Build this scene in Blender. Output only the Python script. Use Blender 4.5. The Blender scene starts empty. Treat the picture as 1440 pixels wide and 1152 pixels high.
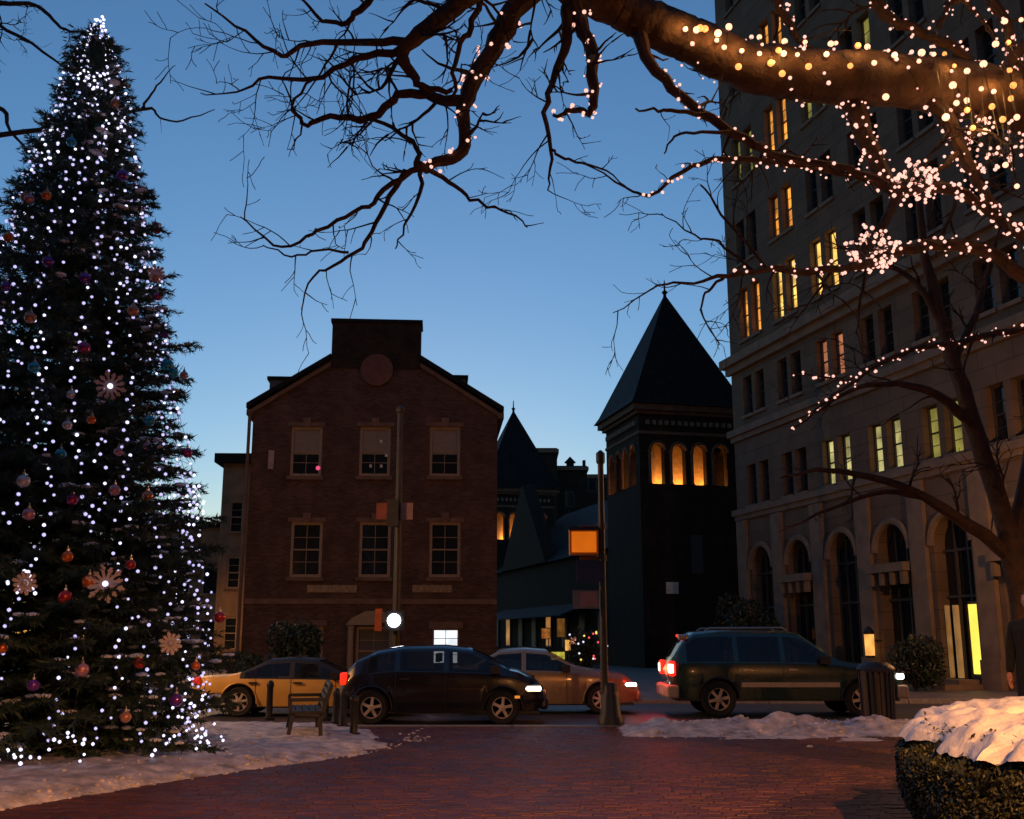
import bpy, bmesh, math, random
import numpy as np
from mathutils import Vector, Matrix, noise

# ------------------------------------------------------------------ camera, sky, exposure
scene = bpy.context.scene
COL = scene.collection
PITCH = math.radians(12.19); FPX = 1500.0; CAMH = 1.5
cd = bpy.data.cameras.new('camera'); cam = bpy.data.objects.new('camera', cd); COL.objects.link(cam)
cd.sensor_width = 36; cd.lens = FPX / 1440 * 36; cd.clip_end = 2000; cd.clip_start = 0.05
cam.location = (0, 0, CAMH); cam.rotation_euler = (math.radians(90) + PITCH, 0, 0)
scene.camera = cam
world = bpy.data.worlds.new('World'); scene.world = world; world.use_nodes = True
wn = world.node_tree; bg = wn.nodes['Background']
sky = wn.nodes.new('ShaderNodeTexSky'); sky.sky_type = 'NISHITA'; sky.sun_disc = False
sky.sun_elevation = math.radians(2.0); sky.sun_rotation = math.radians(-5)
sky.ozone_density = 3.3; sky.air_density = 1.0; sky.dust_density = 0.1
wn.links.new(sky.outputs[0], bg.inputs[0]); bg.inputs[1].default_value = 0.15
vs = scene.view_settings
vs.view_transform = 'Standard'; vs.look = 'None'; vs.gamma = 1; vs.exposure = 1.22
scene.render.engine = 'CYCLES'
scene.cycles.use_denoising = True
scene.cycles.max_bounces = 5; scene.cycles.diffuse_bounces = 2; scene.cycles.glossy_bounces = 3
scene.cycles.transparent_max_bounces = 12
scene.cycles.sample_clamp_indirect = 3.0

R = math.radians
rng = random.Random(11)

# ------------------------------------------------------------------ pixel -> place helpers
CT, ST = math.cos(PITCH), math.sin(PITCH)
def ray(px, py):
    a = (px - 720) / FPX; b = (576 - py) / FPX
    return Vector((a, CT - b * ST, ST + b * CT))
def P(px, py, D):                       # point seen at a photo pixel, D metres ahead
    d = ray(px, py); return Vector((0, 0, CAMH)) + d * (D / d.y)
def G(px, py, z=0.0):                   # point on level ground seen at a photo pixel
    d = ray(px, py); return Vector((0, 0, CAMH)) + d * ((z - CAMH) / d.z)
class Frame:                            # a facade frame: u along the wall, v into the building
    def __init__(s, o, ang):
        s.o = Vector((o[0], o[1], 0)); s.a = ang
        s.u = Vector((math.cos(ang), math.sin(ang), 0)); s.v = Vector((-math.sin(ang), math.cos(ang), 0))
    def hit(s, px, py):
        d = ray(px, py); c = Vector((0, 0, CAMH))
        t = (s.o - c).dot(s.v) / d.dot(s.v); p = c + d * t
        return ((p - s.o).dot(s.u), p.z)

# ------------------------------------------------------------------ materials
MATS = {}
def pm(name, col, rough=0.7, var=0.25, vscale=4.0, bump=0.15, bscale=40, metal=0.0, emit=None, es=1.0,
       spec=0.5, brick=None, coat=0.0, island=0.0):
    if name in MATS: return MATS[name]
    m = bpy.data.materials.new(name); m.use_nodes = True; nt = m.node_tree; N = nt.nodes; L = nt.links
    b = N['Principled BSDF']
    tc = N.new('ShaderNodeTexCoord')
    b.inputs['Roughness'].default_value = rough; b.inputs['Metallic'].default_value = metal
    b.inputs['Specular IOR Level'].default_value = spec
    b.inputs['Coat Weight'].default_value = coat
    n = N.new('ShaderNodeTexNoise'); n.inputs['Scale'].default_value = vscale; n.inputs['Detail'].default_value = 6
    L.new(tc.outputs['Object'], n.inputs['Vector'])
    ramp = N.new('ShaderNodeValToRGB')
    ramp.color_ramp.elements[0].position = 0.3; ramp.color_ramp.elements[1].position = 0.72
    c = Vector(col[:3])
    ramp.color_ramp.elements[0].color = (*(c * (1 - var)), 1); ramp.color_ramp.elements[1].color = (*(c * (1 + var)), 1)
    L.new(n.outputs['Fac'], ramp.inputs['Fac'])
    out = ramp.outputs['Color']; hgt = None
    if brick:
        mp = N.new('ShaderNodeMapping'); L.new(tc.outputs['Object'], mp.inputs['Vector'])
        mp.inputs['Rotation'].default_value = brick.get('rot', (R(90), 0, 0))
        bt = N.new('ShaderNodeTexBrick'); L.new(mp.outputs['Vector'], bt.inputs['Vector'])
        bt.inputs['Scale'].default_value = 1.0
        bt.inputs['Brick Width'].default_value = brick['w']; bt.inputs['Row Height'].default_value = brick['h']
        bt.inputs['Mortar Size'].default_value = brick['m']
        k = brick.get('k', 0.3)
        bt.inputs['Color1'].default_value = (1 - k, 1 - k, 1 - k, 1); bt.inputs['Color2'].default_value = (1 + k, 1 + k, 1 + k, 1)
        mv = brick.get('mc', 0.7); bt.inputs['Mortar'].default_value = (mv, mv, mv, 1)
        mx = N.new('ShaderNodeMix'); mx.data_type = 'RGBA'; mx.blend_type = 'MULTIPLY'; mx.inputs[0].default_value = 1
        L.new(out, mx.inputs[6]); L.new(bt.outputs['Color'], mx.inputs[7]); out = mx.outputs[2]
        hgt = bt.outputs['Fac']
    if island:
        g = N.new('ShaderNodeNewGeometry'); mr = N.new('ShaderNodeMapRange')
        L.new(g.outputs['Random Per Island'], mr.inputs[0]); mr.inputs[3].default_value = 1 - island; mr.inputs[4].default_value = 1 + island
        mx = N.new('ShaderNodeMix'); mx.data_type = 'RGBA'; mx.blend_type = 'MULTIPLY'; mx.inputs[0].default_value = 1
        L.new(out, mx.inputs[6]); L.new(mr.outputs[0], mx.inputs[7]); out = mx.outputs[2]
    L.new(out, b.inputs['Base Color'])
    if bump:
        n2 = N.new('ShaderNodeTexNoise'); n2.inputs['Scale'].default_value = bscale; n2.inputs['Detail'].default_value = 5
        L.new(tc.outputs['Object'], n2.inputs['Vector'])
        bp = N.new('ShaderNodeBump'); bp.inputs['Strength'].default_value = bump; bp.inputs['Distance'].default_value = 0.02
        L.new(n2.outputs['Fac'], bp.inputs['Height']); last = bp
        if hgt:
            b2 = N.new('ShaderNodeBump'); b2.invert = True; b2.inputs['Strength'].default_value = 0.6; b2.inputs['Distance'].default_value = 0.012
            L.new(hgt, b2.inputs['Height']); L.new(bp.outputs['Normal'], b2.inputs['Normal']); last = b2
        L.new(last.outputs['Normal'], b.inputs['Normal'])
        mr = N.new('ShaderNodeMapRange'); mr.inputs[3].default_value = max(0.02, rough - 0.12); mr.inputs[4].default_value = min(1, rough + 0.12)
        L.new(n.outputs['Fac'], mr.inputs[0]); L.new(mr.outputs[0], b.inputs['Roughness'])
    if emit:
        b.inputs['Emission Color'].default_value = (*emit, 1); b.inputs['Emission Strength'].default_value = es
    MATS[name] = m; return m
def glass(name, col=(0.02, 0.025, 0.03), alpha=0.55, rough=0.05):
    if name in MATS: return MATS[name]
    m = bpy.data.materials.new(name); m.use_nodes = True; nt = m.node_tree; N = nt.nodes; L = nt.links
    b = N['Principled BSDF']; b.inputs['Base Color'].default_value = (*col, 1); b.inputs['Roughness'].default_value = rough
    b.inputs['Alpha'].default_value = alpha
    tc = N.new('ShaderNodeTexCoord'); n = N.new('ShaderNodeTexNoise'); n.inputs['Scale'].default_value = 2.5
    L.new(tc.outputs['Object'], n.inputs['Vector']); bp = N.new('ShaderNodeBump'); bp.inputs['Strength'].default_value = 0.04
    L.new(n.outputs['Fac'], bp.inputs['Height']); L.new(bp.outputs['Normal'], b.inputs['Normal'])
    MATS[name] = m; return m
def lit(name, col, s, vary=0.0, vscale=3.0):        # something that gives off light: a bulb, a lit window, a lamp lens
    if name in MATS: return MATS[name]
    m = bpy.data.materials.new(name); m.use_nodes = True; nt = m.node_tree; N = nt.nodes; L = nt.links
    b = N['Principled BSDF']; b.inputs['Base Color'].default_value = (*[0.5 * c for c in col], 1); b.inputs['Roughness'].default_value = 0.4
    b.inputs['Emission Color'].default_value = (*col, 1); b.inputs['Emission Strength'].default_value = s
    if vary:
        tc = N.new('ShaderNodeTexCoord'); n = N.new('ShaderNodeTexNoise'); n.inputs['Scale'].default_value = vscale; n.inputs['Detail'].default_value = 3
        L.new(tc.outputs['Object'], n.inputs['Vector'])
        mr = N.new('ShaderNodeMapRange'); mr.inputs[1].default_value = 0.35; mr.inputs[2].default_value = 0.65
        mr.inputs[3].default_value = s * (1 - vary); mr.inputs[4].default_value = s * (1 + vary)
        L.new(n.outputs['Fac'], mr.inputs[0]); L.new(mr.outputs[0], b.inputs['Emission Strength'])
    MATS[name] = m; return m

# ------------------------------------------------------------------ mesh builder
class MB:
    def __init__(s): s.v = []; s.f = []
    def face(s, pts):
        n = len(s.v); s.v += [tuple(p) for p in pts]; s.f.append(tuple(range(n, n + len(pts)))); return s
    def box(s, x0, x1, y0, y1, z0, z1):
        n = len(s.v)
        s.v += [(x0, y0, z0), (x1, y0, z0), (x1, y1, z0), (x0, y1, z0), (x0, y0, z1), (x1, y0, z1), (x1, y1, z1), (x0, y1, z1)]
        s.f += [tuple(n + i for i in q) for q in ((0, 3, 2, 1), (4, 5, 6, 7), (0, 1, 5, 4), (1, 2, 6, 5), (2, 3, 7, 6), (3, 0, 4, 7))]
        return s
    def bar(s, a, b, w, h=None, up=(0, 0, 1)):
        a = Vector(a); b = Vector(b); d = (b - a).normalized(); h = h or w
        x = d.cross(Vector(up))
        if x.length < 1e-4: x = d.cross(Vector((1, 0, 0)))
        x.normalize(); y = x.cross(d); n = len(s.v)
        for q in (a, b):
            for i, j in ((-1, -1), (1, -1), (1, 1), (-1, 1)): s.v.append(tuple(q + x * (w / 2 * i) + y * (h / 2 * j)))
        s.f += [tuple(n + i for i in q) for q in ((0, 1, 2, 3), (7, 6, 5, 4), (0, 4, 5, 1), (1, 5, 6, 2), (2, 6, 7, 3), (3, 7, 4, 0))]
        return s
    def tube(s, pts, rad, k=6, cap=True):
        pts = [Vector(p) for p in pts]; n0 = len(s.v); m = len(pts)
        if not hasattr(rad, '__len__'): rad = [rad] * m
        ref = None
        for i, p in enumerate(pts):
            d = (pts[min(i + 1, m - 1)] - pts[max(i - 1, 0)]).normalized()
            if ref is None:
                ref = d.cross(Vector((0.3, 0.2, 1)))
                if ref.length < 1e-3: ref = d.cross(Vector((1, 0, 0)))
            else: ref = ref - d * ref.dot(d)
            if ref.length < 1e-6: ref = d.orthogonal()
            ref.normalize(); y = d.cross(ref)
            for j in range(k):
                a = 2 * math.pi * j / k
                s.v.append(tuple(p + (ref * math.cos(a) + y * math.sin(a)) * rad[i]))
        for i in range(m - 1):
            for j in range(k):
                a = n0 + i * k + j; b = n0 + i * k + (j + 1) % k
                s.f.append((a, b, b + k, a + k))
        if cap:
            s.f.append(tuple(n0 + j for j in reversed(range(k)))); s.f.append(tuple(n0 + (m - 1) * k + j for j in range(k)))
        return s
    def lathe(s, prof, k=16, c=(0, 0, 0), axis='z', ph=0.0, cap=True):
        n0 = len(s.v); m = len(prof); c = Vector(c)
        for r, z in prof:
            for j in range(k):
                a = 2 * math.pi * j / k + ph; q = (r * math.cos(a), r * math.sin(a), z)
                if axis == 'y': q = (q[0], q[2], q[1])
                if axis == 'x': q = (q[2], q[0], q[1])
                s.v.append(tuple(c + Vector(q)))
        for i in range(m - 1):
            for j in range(k):
                a = n0 + i * k + j; b = n0 + i * k + (j + 1) % k
                s.f.append((a, b, b + k, a + k))
        if not cap: return s
        if prof[0][0] > 1e-4: s.f.append(tuple(n0 + j for j in reversed(range(k))))
        if prof[-1][0] > 1e-4: s.f.append(tuple(n0 + (m - 1) * k + j for j in range(k)))
        return s
    def prism(s, poly, y0, y1):             # polygon in x,z extruded along y
        n = len(s.v); k = len(poly)
        s.v += [(x, y0, z) for x, z in poly] + [(x, y1, z) for x, z in poly]
        s.f.append(tuple(range(n, n + k))); s.f.append(tuple(reversed(range(n + k, n + 2 * k))))
        for i in range(k):
            j = (i + 1) % k; s.f.append((n + j, n + i, n + k + i, n + k + j))
        return s
    def prismx(s, poly, x0, x1):            # polygon in y,z extruded along x
        n = len(s.v); k = len(poly)
        s.v += [(x0, y, z) for y, z in poly] + [(x1, y, z) for y, z in poly]
        s.f.append(tuple(range(n, n + k))); s.f.append(tuple(reversed(range(n + k, n + 2 * k))))
        for i in range(k):
            j = (i + 1) % k; s.f.append((n + j, n + i, n + k + i, n + k + j))
        return s
    def ball(s, c, r, sub=1, sq=(1, 1, 1)):
        V, F = ICO[sub]; n = len(s.v); c = Vector(c)
        s.v += [(c.x + v[0] * r * sq[0], c.y + v[1] * r * sq[1], c.z + v[2] * r * sq[2]) for v in V]
        s.f += [(a + n, b + n, d + n) for a, b, d in F]; return s
    def build(s, name, mat, parent=None, smooth=False, loc=None, ang=None):
        me = bpy.data.meshes.new(name); me.from_pydata(s.v, [], s.f); me.update()
        if smooth:
            me.polygons.foreach_set('use_smooth', [True] * len(me.polygons))
            try: me.set_sharp_from_angle(angle=R(smooth if smooth is not True else 40))
            except Exception: pass
        o = bpy.data.objects.new(name, me); COL.objects.link(o); me.materials.append(mat)
        o.parent = parent
        if loc is not None: o.location = loc
        return o
def ico(sub):
    bm = bmesh.new(); bmesh.ops.create_icosphere(bm, subdivisions=sub, radius=1)
    V = [tuple(v.co) for v in bm.verts]; F = [tuple(v.index for v in f.verts) for f in bm.faces]; bm.free(); return V, F
ICO = {1: ico(1), 2: ico(2), 3: ico(3)}
def fixn(o):
    bm = bmesh.new(); bm.from_mesh(o.data); bmesh.ops.remove_doubles(bm, verts=bm.verts, dist=1e-5)
    bmesh.ops.recalc_face_normals(bm, faces=bm.faces); bm.to_mesh(o.data); bm.free(); return o
def tag(o, label=None, cat=None, group=None, kind=None):
    if label: o['label'] = label
    if cat: o['category'] = cat
    if group: o['group'] = group
    if kind: o['kind'] = kind
    return o
def thing(name, label, cat, loc=(0, 0, 0), rz=0.0, group=None):
    o = bpy.data.objects.new(name, None); COL.objects.link(o); o.location = loc; o.rotation_euler = (0, 0, rz)
    o.empty_display_size = 0.2
    return tag(o, label, cat, group)
KIDS = lambda o: [c for c in bpy.data.objects if c.parent == o]
def copy_tree(o, parent=None):
    c = o.copy(); COL.objects.link(c); c.parent = parent
    for k in KIDS(o): copy_tree(k, c)
    return c
def struct(name, mb, mat, smooth=False):
    return tag(mb.build(name, mat, None, smooth), kind='structure')

# palette
asphalt = pm('asphalt', (0.045, 0.043, 0.043), 0.5, 0.3, 1.5, 0.3, 90)
snowm = pm('snow', (0.80, 0.80, 0.83), 0.6, 0.10, 3.0, 0.4, 30)
dirty = pm('dirty_snow', (0.50, 0.46, 0.47), 0.6, 0.5, 5.0, 0.8, 25)
stone = pm('limestone', (0.14, 0.10, 0.07), 0.8, 0.2, 0.8, 0.2, 20, brick=dict(w=1.6, h=0.62, m=0.02, k=0.08, mc=0.7), spec=0.12)
stonet = pm('stone_trim', (0.20, 0.15, 0.11), 0.8, 0.2, 2.0, 0.2, 25, spec=0.12)
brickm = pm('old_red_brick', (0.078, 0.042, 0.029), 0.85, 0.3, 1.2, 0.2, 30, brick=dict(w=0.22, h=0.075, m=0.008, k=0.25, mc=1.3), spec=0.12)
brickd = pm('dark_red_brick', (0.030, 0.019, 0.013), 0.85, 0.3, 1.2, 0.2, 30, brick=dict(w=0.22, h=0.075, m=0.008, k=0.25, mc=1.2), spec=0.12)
sandst = pm('sandstone_trim', (0.15, 0.085, 0.055), 0.8, 0.25, 3, 0.2, 30, spec=0.12)
slate = pm('slate_roof', (0.012, 0.0105, 0.010), 0.7, 0.3, 2.0, 0.2, 20, brick=dict(w=0.3, h=0.22, m=0.012, k=0.25, mc=0.4, rot=(R(60), 0, 0)), spec=0.12)
woodp = pm('painted_window_wood', (0.24, 0.155, 0.09), 0.6, 0.15, 6, 0.1, 40)
darkwood = pm('dark_sash', (0.05, 0.045, 0.04), 0.6, 0.15, 6, 0.1, 40)
blind = pm('window_blind', (0.20, 0.15, 0.11), 0.8, 0.1, 5, 0.2, 60)
panem = pm('dark_window_glass', (0.012, 0.014, 0.016), 0.08, 0.1, 2, 0.0)
iron = pm('black_iron', (0.018, 0.018, 0.02), 0.5, 0.2, 8, 0.2, 60)
galv = pm('galvanised_steel', (0.065, 0.055, 0.045), 0.5, 0.2, 8, 0.15, 60, metal=0.4)
bark = pm('bark', (0.048, 0.028, 0.016), 0.85, 0.5, 7, 1.0, 16)
twigm = pm('twig_bark', (0.018, 0.011, 0.009), 0.85, 0.3, 9, 0.3, 40)
needle = pm('fir_needles', (0.020, 0.042, 0.020), 0.6, 0.4, 3, 0.0, island=0.45)
leafm = pm('hedge_leaves', (0.045, 0.05, 0.018), 0.55, 0.4, 5, 0.0, island=0.5)
leafd = pm('shrub_leaves', (0.022, 0.034, 0.016), 0.55, 0.4, 5, 0.0, island=0.5)
cable = pm('green_wire', (0.012, 0.02, 0.012), 0.5, 0.1, 5, 0.0)
pavem = pm('paving_brick', (0.095, 0.031, 0.023), 0.5, 0.3, 1.1, 0.35, 60, island=0.3, spec=0.3)
mortar = pm('paving_joint', (0.05, 0.025, 0.02), 0.6, 0.3, 2, 0.3, 60)
granite = pm('granite_kerb', (0.22, 0.20, 0.19), 0.6, 0.3, 12, 0.2, 80)
cool = lit('cool_white_bulb', (0.60, 0.56, 1.0), 0.50)
coolb = lit('cool_white_bulb_bright', (0.72, 0.71, 1.0), 0.85)
warm = lit('warm_bulb', (1.0, 0.50, 0.40), 0.62)
warmb = lit('warm_bulb_bright', (1.0, 0.46, 0.27), 0.95)
amberb = lit('amber_bulb', (1.0, 0.30, 0.08), 0.85)

# ------------------------------------------------------------------ ground
g = MB().face([(-600, -600, -0.10), (600, -600, -0.10), (600, 900, -0.10), (-600, 900, -0.10)])
struct('road', g, asphalt)
KERB = 19.9
bed = MB().face([(-30, -14, -0.012), (30, -14, -0.012), (30, KERB, -0.012), (-30, KERB, -0.012)])
plaza = struct('plaza_pavement', bed, pm('paving_brick_far', (0.09, 0.034, 0.026), 0.5, 0.3, 1.1, 0.3, 60,
               brick=dict(w=0.21, h=0.105, m=0.008, k=0.25, mc=0.5, rot=(0, 0, 0))))
mb = MB(); prng = random.Random(5)
row = 0; y = 8.6
while y < KERB - 0.32:
    hw = 0.50 * y + 1.2; x = -hw - prng.uniform(0, 0.21)
    while x < hw:
        z = prng.uniform(-0.003, 0.003); t1 = prng.uniform(-.002, .002); t2 = prng.uniform(-.002, .002)
        x0, x1, y0, y1 = x + .004, x + .206, y + .004, y + .101
        n = len(mb.v)
        mb.v += [(x0, y0, -.012), (x1, y0, -.012), (x1, y1, -.012), (x0, y1, -.012),
                 (x0 + .004, y0 + .004, z - t1 - t2), (x1 - .004, y0 + .004, z + t1 - t2), (x1 - .004, y1 - .004, z + t1 + t2), (x0 + .004, y1 - .004, z - t1 + t2)]
        mb.f += [tuple(n + i for i in q) for q in ((4, 5, 6, 7), (0, 1, 5, 4), (1, 2, 6, 5), (2, 3, 7, 6), (3, 0, 4, 7))]
        x += 0.21
    y += 0.105; row += 1
o = mb.build('paving_brick', pavem, plaza); o['kind'] = 'stuff'
k = MB(); x = -30
while x < 30:
    k.box(x + .01, x + 1.49, KERB - .3, KERB, -0.1, 0.012); x += 1.5
struct('kerb', k, granite)
# far pavement in front of the houses
FK = 28.6
k = MB().box(-60, 60, FK, FK + 220, -0.1, -0.004)
struct('far_pavement', k, pm('concrete_pavement', (0.16, 0.14, 0.13), 0.6, 0.3, 1.0, 0.3, 50,
       brick=dict(w=1.2, h=1.2, m=0.02, k=0.1, mc=0.5, rot=(0, 0, 0))))
k = MB(); x = -60
while x < 60:
    k.box(x + .01, x + 1.79, FK - .22, FK - .004, -0.1, 0.01); x += 1.8
struct('far_kerb', k, granite)

# ------------------------------------------------------------------ snow patches: height fields
def snow(name, fn, x0, x1, y0, y1, st, mat, label=None, kind='structure'):
    nx = int((x1 - x0) / st) + 1; ny = int((y1 - y0) / st) + 1
    H = [[fn(x0 + i * st, y0 + j * st) for i in range(nx)] for j in range(ny)]
    idx = {}; mb = MB()
    def vid(i, j):
        if (i, j) not in idx:
            idx[(i, j)] = len(mb.v); mb.v.append((x0 + i * st, y0 + j * st, H[j][i]))
        return idx[(i, j)]
    for j in range(ny - 1):
        for i in range(nx - 1):
            if max(H[j][i], H[j][i + 1], H[j + 1][i], H[j + 1][i + 1]) > 0.004:
                mb.f.append((vid(i, j), vid(i + 1, j), vid(i + 1, j + 1), vid(i, j + 1)))
    o = mb.build(name, mat, None, True); o['kind'] = kind
    return o
def fbm(x, y, s, o=4):
    t = 0; a = 1; n = 0
    for i in range(o):
        t += a * noise.noise(Vector((x * s, y * s, 3.7 * i))); n += a; a *= .55; s *= 2.1
    return t / n
def pline(pts, x): return float(np.interp(x, [p[0] for p in pts], [p[1] for p in pts]))
# left bank under the fir: near edge from the photo
edge = [G(x, y) for x, y in ((-120, 1163), (0, 1140), (120, 1118), (250, 1098), (400, 1076), (500, 1063), (560, 1050), (570, 1042))]
edge = [(p.x, p.y) for p in edge]
def left_snow(x, y):
    e = pline(edge, x); d = y - e
    rx = edge[-1][0] - 0.22 * max(0, y - 16) - 0.25
    d = min(d, (rx - x) * 1.0 + 0.6 * fbm(x, y, .7))
    d = min(d, KERB + 0.15 - y)
    d += 0.35 * fbm(x, y, 0.8) + 0.2 * fbm(x + 9, y, 2.6)
    h = 0.13 * (1 - math.exp(-max(d, 0) * 1.6)) if d > 0 else d * .2
    return h + (0.045 * fbm(x, y, 2.3) + 0.05 * fbm(x, y, 5.0, 4)) * (1 if d > 0 else 0.3) - 0.002
snow('snow_bank', left_snow, -12.5, -1.2, 9.2, 20.2, 0.07, dirty)
def right_snow(x, y):
    c = 18.6 + 0.25 * fbm(x, 1, .5)
    d = 1 - abs(y - c) / 1.0
    d = min(d, (x - 1.75) * 1.2)
    h = -0.03 + 0.32 * max(-.3, d) * (0.8 + 0.7 * fbm(x, y, 1.1)) + 0.07 * fbm(x, y, 3.5) + 0.03 * fbm(x, y, 9)
    t = 0.03 * (fbm(x, y, 1.5) + .25) * (1 if 16.9 + .5 * fbm(x, 0, .9) < y < 19.5 else 0)
    if x < 3.6: t *= max(0, (x - 2.4) / 1.2)
    return max(h, t - .004)
snow('snow_ridge', right_snow, 1.6, 12.5, 16.0, 20.4, 0.06, dirty)

cl = MB(); q_ = random.Random(17)
def clod(x, y, r0, z=0): cl.ball((x, y, z + r0 * .1), r0, 2, (q_.uniform(.8, 1.4), q_.uniform(.8, 1.4), q_.uniform(.5, .8)))
for i in range(420):
    x = q_.uniform(-7, -1.3); y = pline(edge, x) + abs(q_.gauss(0, .5)) - .12 + (0 if i % 3 else q_.uniform(0, 4)); clod(x, y, q_.choice((.012, .015, .018, .022, .03)), max(0, left_snow(x, y)))
for i in range(420):
    x = q_.uniform(2.2, 9.5); y = 18.6 + q_.gauss(-.3, .55); clod(x, y, q_.choice((.012, .016, .02, .026, .04)), max(0, right_snow(x, y)) if y < 19.9 else -.1)
tag(cl.build('snow_clods', dirty, None, True), 'small crumbs of dirty snow scattered along the snow edges', 'snow', kind='stuff')

# ------------------------------------------------------------------ facade tools (local u = x, depth = y, up = z)
def wall(mb, u0, u1, z0, z1, holes, depth=0.22, v=0.0):
    us = sorted(set([u0, u1] + [h[0] for h in holes] + [h[1] for h in holes]))
    zs = sorted(set([z0, z1] + [h[2] for h in holes] + [h[3] for h in holes]))
    us = [u for u in us if u0 <= u <= u1]; zs = [z for z in zs if z0 <= z <= z1]
    for a, b in zip(us, us[1:]):
        for c, d in zip(zs, zs[1:]):
            m = ((a + b) / 2, (c + d) / 2)
            if any(h[0] < m[0] < h[1] and h[2] < m[1] < h[3] for h in holes): continue
            mb.face([(a, v, c), (b, v, c), (b, v, d), (a, v, d)])
    for h in holes:
        a, b, c, d = h[:4]; w = v + depth
        mb.face([(a, v, c), (a, v, d), (a, w, d), (a, w, c)]); mb.face([(b, v, c), (b, w, c), (b, w, d), (b, v, d)])
        mb.face([(a, v, c), (a, w, c), (b, w, c), (b, v, c)])
        if len(h) > 4 and h[4] == 'arch':
            r = (b - a) / 2; cx = (a + b) / 2; zc = d - r; n = 14
            arc = [(cx - r * math.cos(math.pi * i / n), zc + r * math.sin(math.pi * i / n)) for i in range(n + 1)]
            for i in range(n):
                (xa, za), (xb, zb) = arc[i], arc[i + 1]
                mb.face([(xa, v, za), (xb, v, zb), (xb, v, d), (xa, v, d)])
                mb.face([(xa, v, za), (xa, w, za), (xb, w, zb), (xb, v, zb)])
        else: mb.face([(a, v, d), (b, v, d), (b, w, d), (a, w, d)])
def sash(root, u0, u1, z0, z1, v, fm, pane_m, cols=2, rows=2, fw=0.09, blind_to=None, name='window', low_m=None, pieces=True):
    """a window: frame mesh, panes and glazing bars"""
    f = MB()
    f.box(u0, u0 + fw, v - .06, v + .05, z0, z1); f.box(u1 - fw, u1, v - .06, v + .05, z0, z1)
    f.box(u0 + fw, u1 - fw, v - .06, v + .05, z0, z0 + fw); f.box(u0 + fw, u1 - fw, v - .06, v + .05, z1 - fw, z1)
    w = f.build(name, fm, root)
    a, b, c, d = u0 + fw, u1 - fw, z0 + fw, z1 - fw
    mid = (c + d) / 2 if rows > 1 else d
    bars = MB()
    if rows > 1: bars.box(a, b, v - .03, v + .03, mid - .03, mid + .03)
    for i in range(1, cols):
        x = a + (b - a) * i / cols; bars.box(x - .012, x + .012, v - .012, v + .012, c, d)
    if rows > 1:
        for zz in ((c + mid) / 2, (d + mid) / 2): bars.box(a, b, v - .011, v + .011, zz - .012, zz + .012)
    for q in range(0, len(bars.v), 8):
        one = MB(); one.v = bars.v[q:q + 8]; one.f = bars.f[:6]; one.build('glazing_bar', fm, w)
    n = max(1, cols)
    for i in range(n):
        xa = a + (b - a) * i / n; xb = a + (b - a) * (i + 1) / n
        for (p, q) in (((c, mid), (mid, d)) if rows > 1 else ((c, d),)):
            MB().face([(xa, v + .02, p), (xb, v + .02, p), (xb, v + .02, q), (xa, v + .02, q)]).build('pane', pane_m, w)
    if blind_to is not None:
        MB().box(a, b, v + .002, v + .018, d - (d - c) * blind_to, d).build('blind', blind, w)
    return w

# ------------------------------------------------------------------ brick gabled house
HA = R(4)
hc = P(523, 950, 42); HW = 355 / FPX * 42 * 1.0
HF = Frame((hc.x - math.cos(HA) * HW / 2 * 1.0, hc.y - math.sin(HA) * HW / 2), HA)
H = lambda x, y: HF.hit(x, y)
house = thing('brick_house', 'dark red brick gabled house with tall square chimney and cream window frames', 'house', HF.o, HA)
uL = H(347, 760)[0]; uR = H(699, 760)[0]; zE = (H(348, 572)[1] + H(699, 577)[1]) / 2
zC = H(530, 450)[1]; cL = H(467, 480)[0]; cR = H(592, 480)[0]; zS = H(467, 506)[1]
wins = []
for cx in (432, 528, 626):
    for (t, bt) in ((600, 670), (734, 812)):
        u, z1 = H(cx, t); z0 = H(cx, bt)[1]; wins.append((u - .62, u + .62, z0, z1))
ld = H(432, 880); gdoor = (ld[0] - .62, ld[0] + .62, 0.12, ld[1])
cdu, cdz = H(526, 880); cdoor = (cdu - .72, cdu + .72, 0.12, cdz)
rwu, rwz = H(627, 884); rz0 = H(627, 935)[1]; rwin = (rwu - .52, rwu + .52, rz0, rwz)
m = MB(); wall(m, uL, uR, 0, zE, wins + [gdoor, cdoor, rwin])
m.face([(uL, 0, zE), (uR, 0, zE), (cR, 0, zS), (cL, 0, zS)])
DEP = 14
m.face([(uL, 0, 0), (uL, 0, zE), (uL, DEP, zE), (uL, DEP, 0)]); m.face([(uR, 0, 0), (uR, DEP, 0), (uR, DEP, zE), (uR, 0, zE)])
m.face([(uL, DEP, 0), (uL, DEP, zE), (cL, DEP, zS), (cR, DEP, zS), (uR, DEP, zE), (uR, DEP, 0)])
m.build('wall', brickm, house)
m = MB().box(uL + .1, uR - .1, 0.55, 0.6, 0, zE - .1); m.build('interior_wall', pm('dark_interior', (0.02, 0.018, 0.015), 0.9), house)
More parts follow.
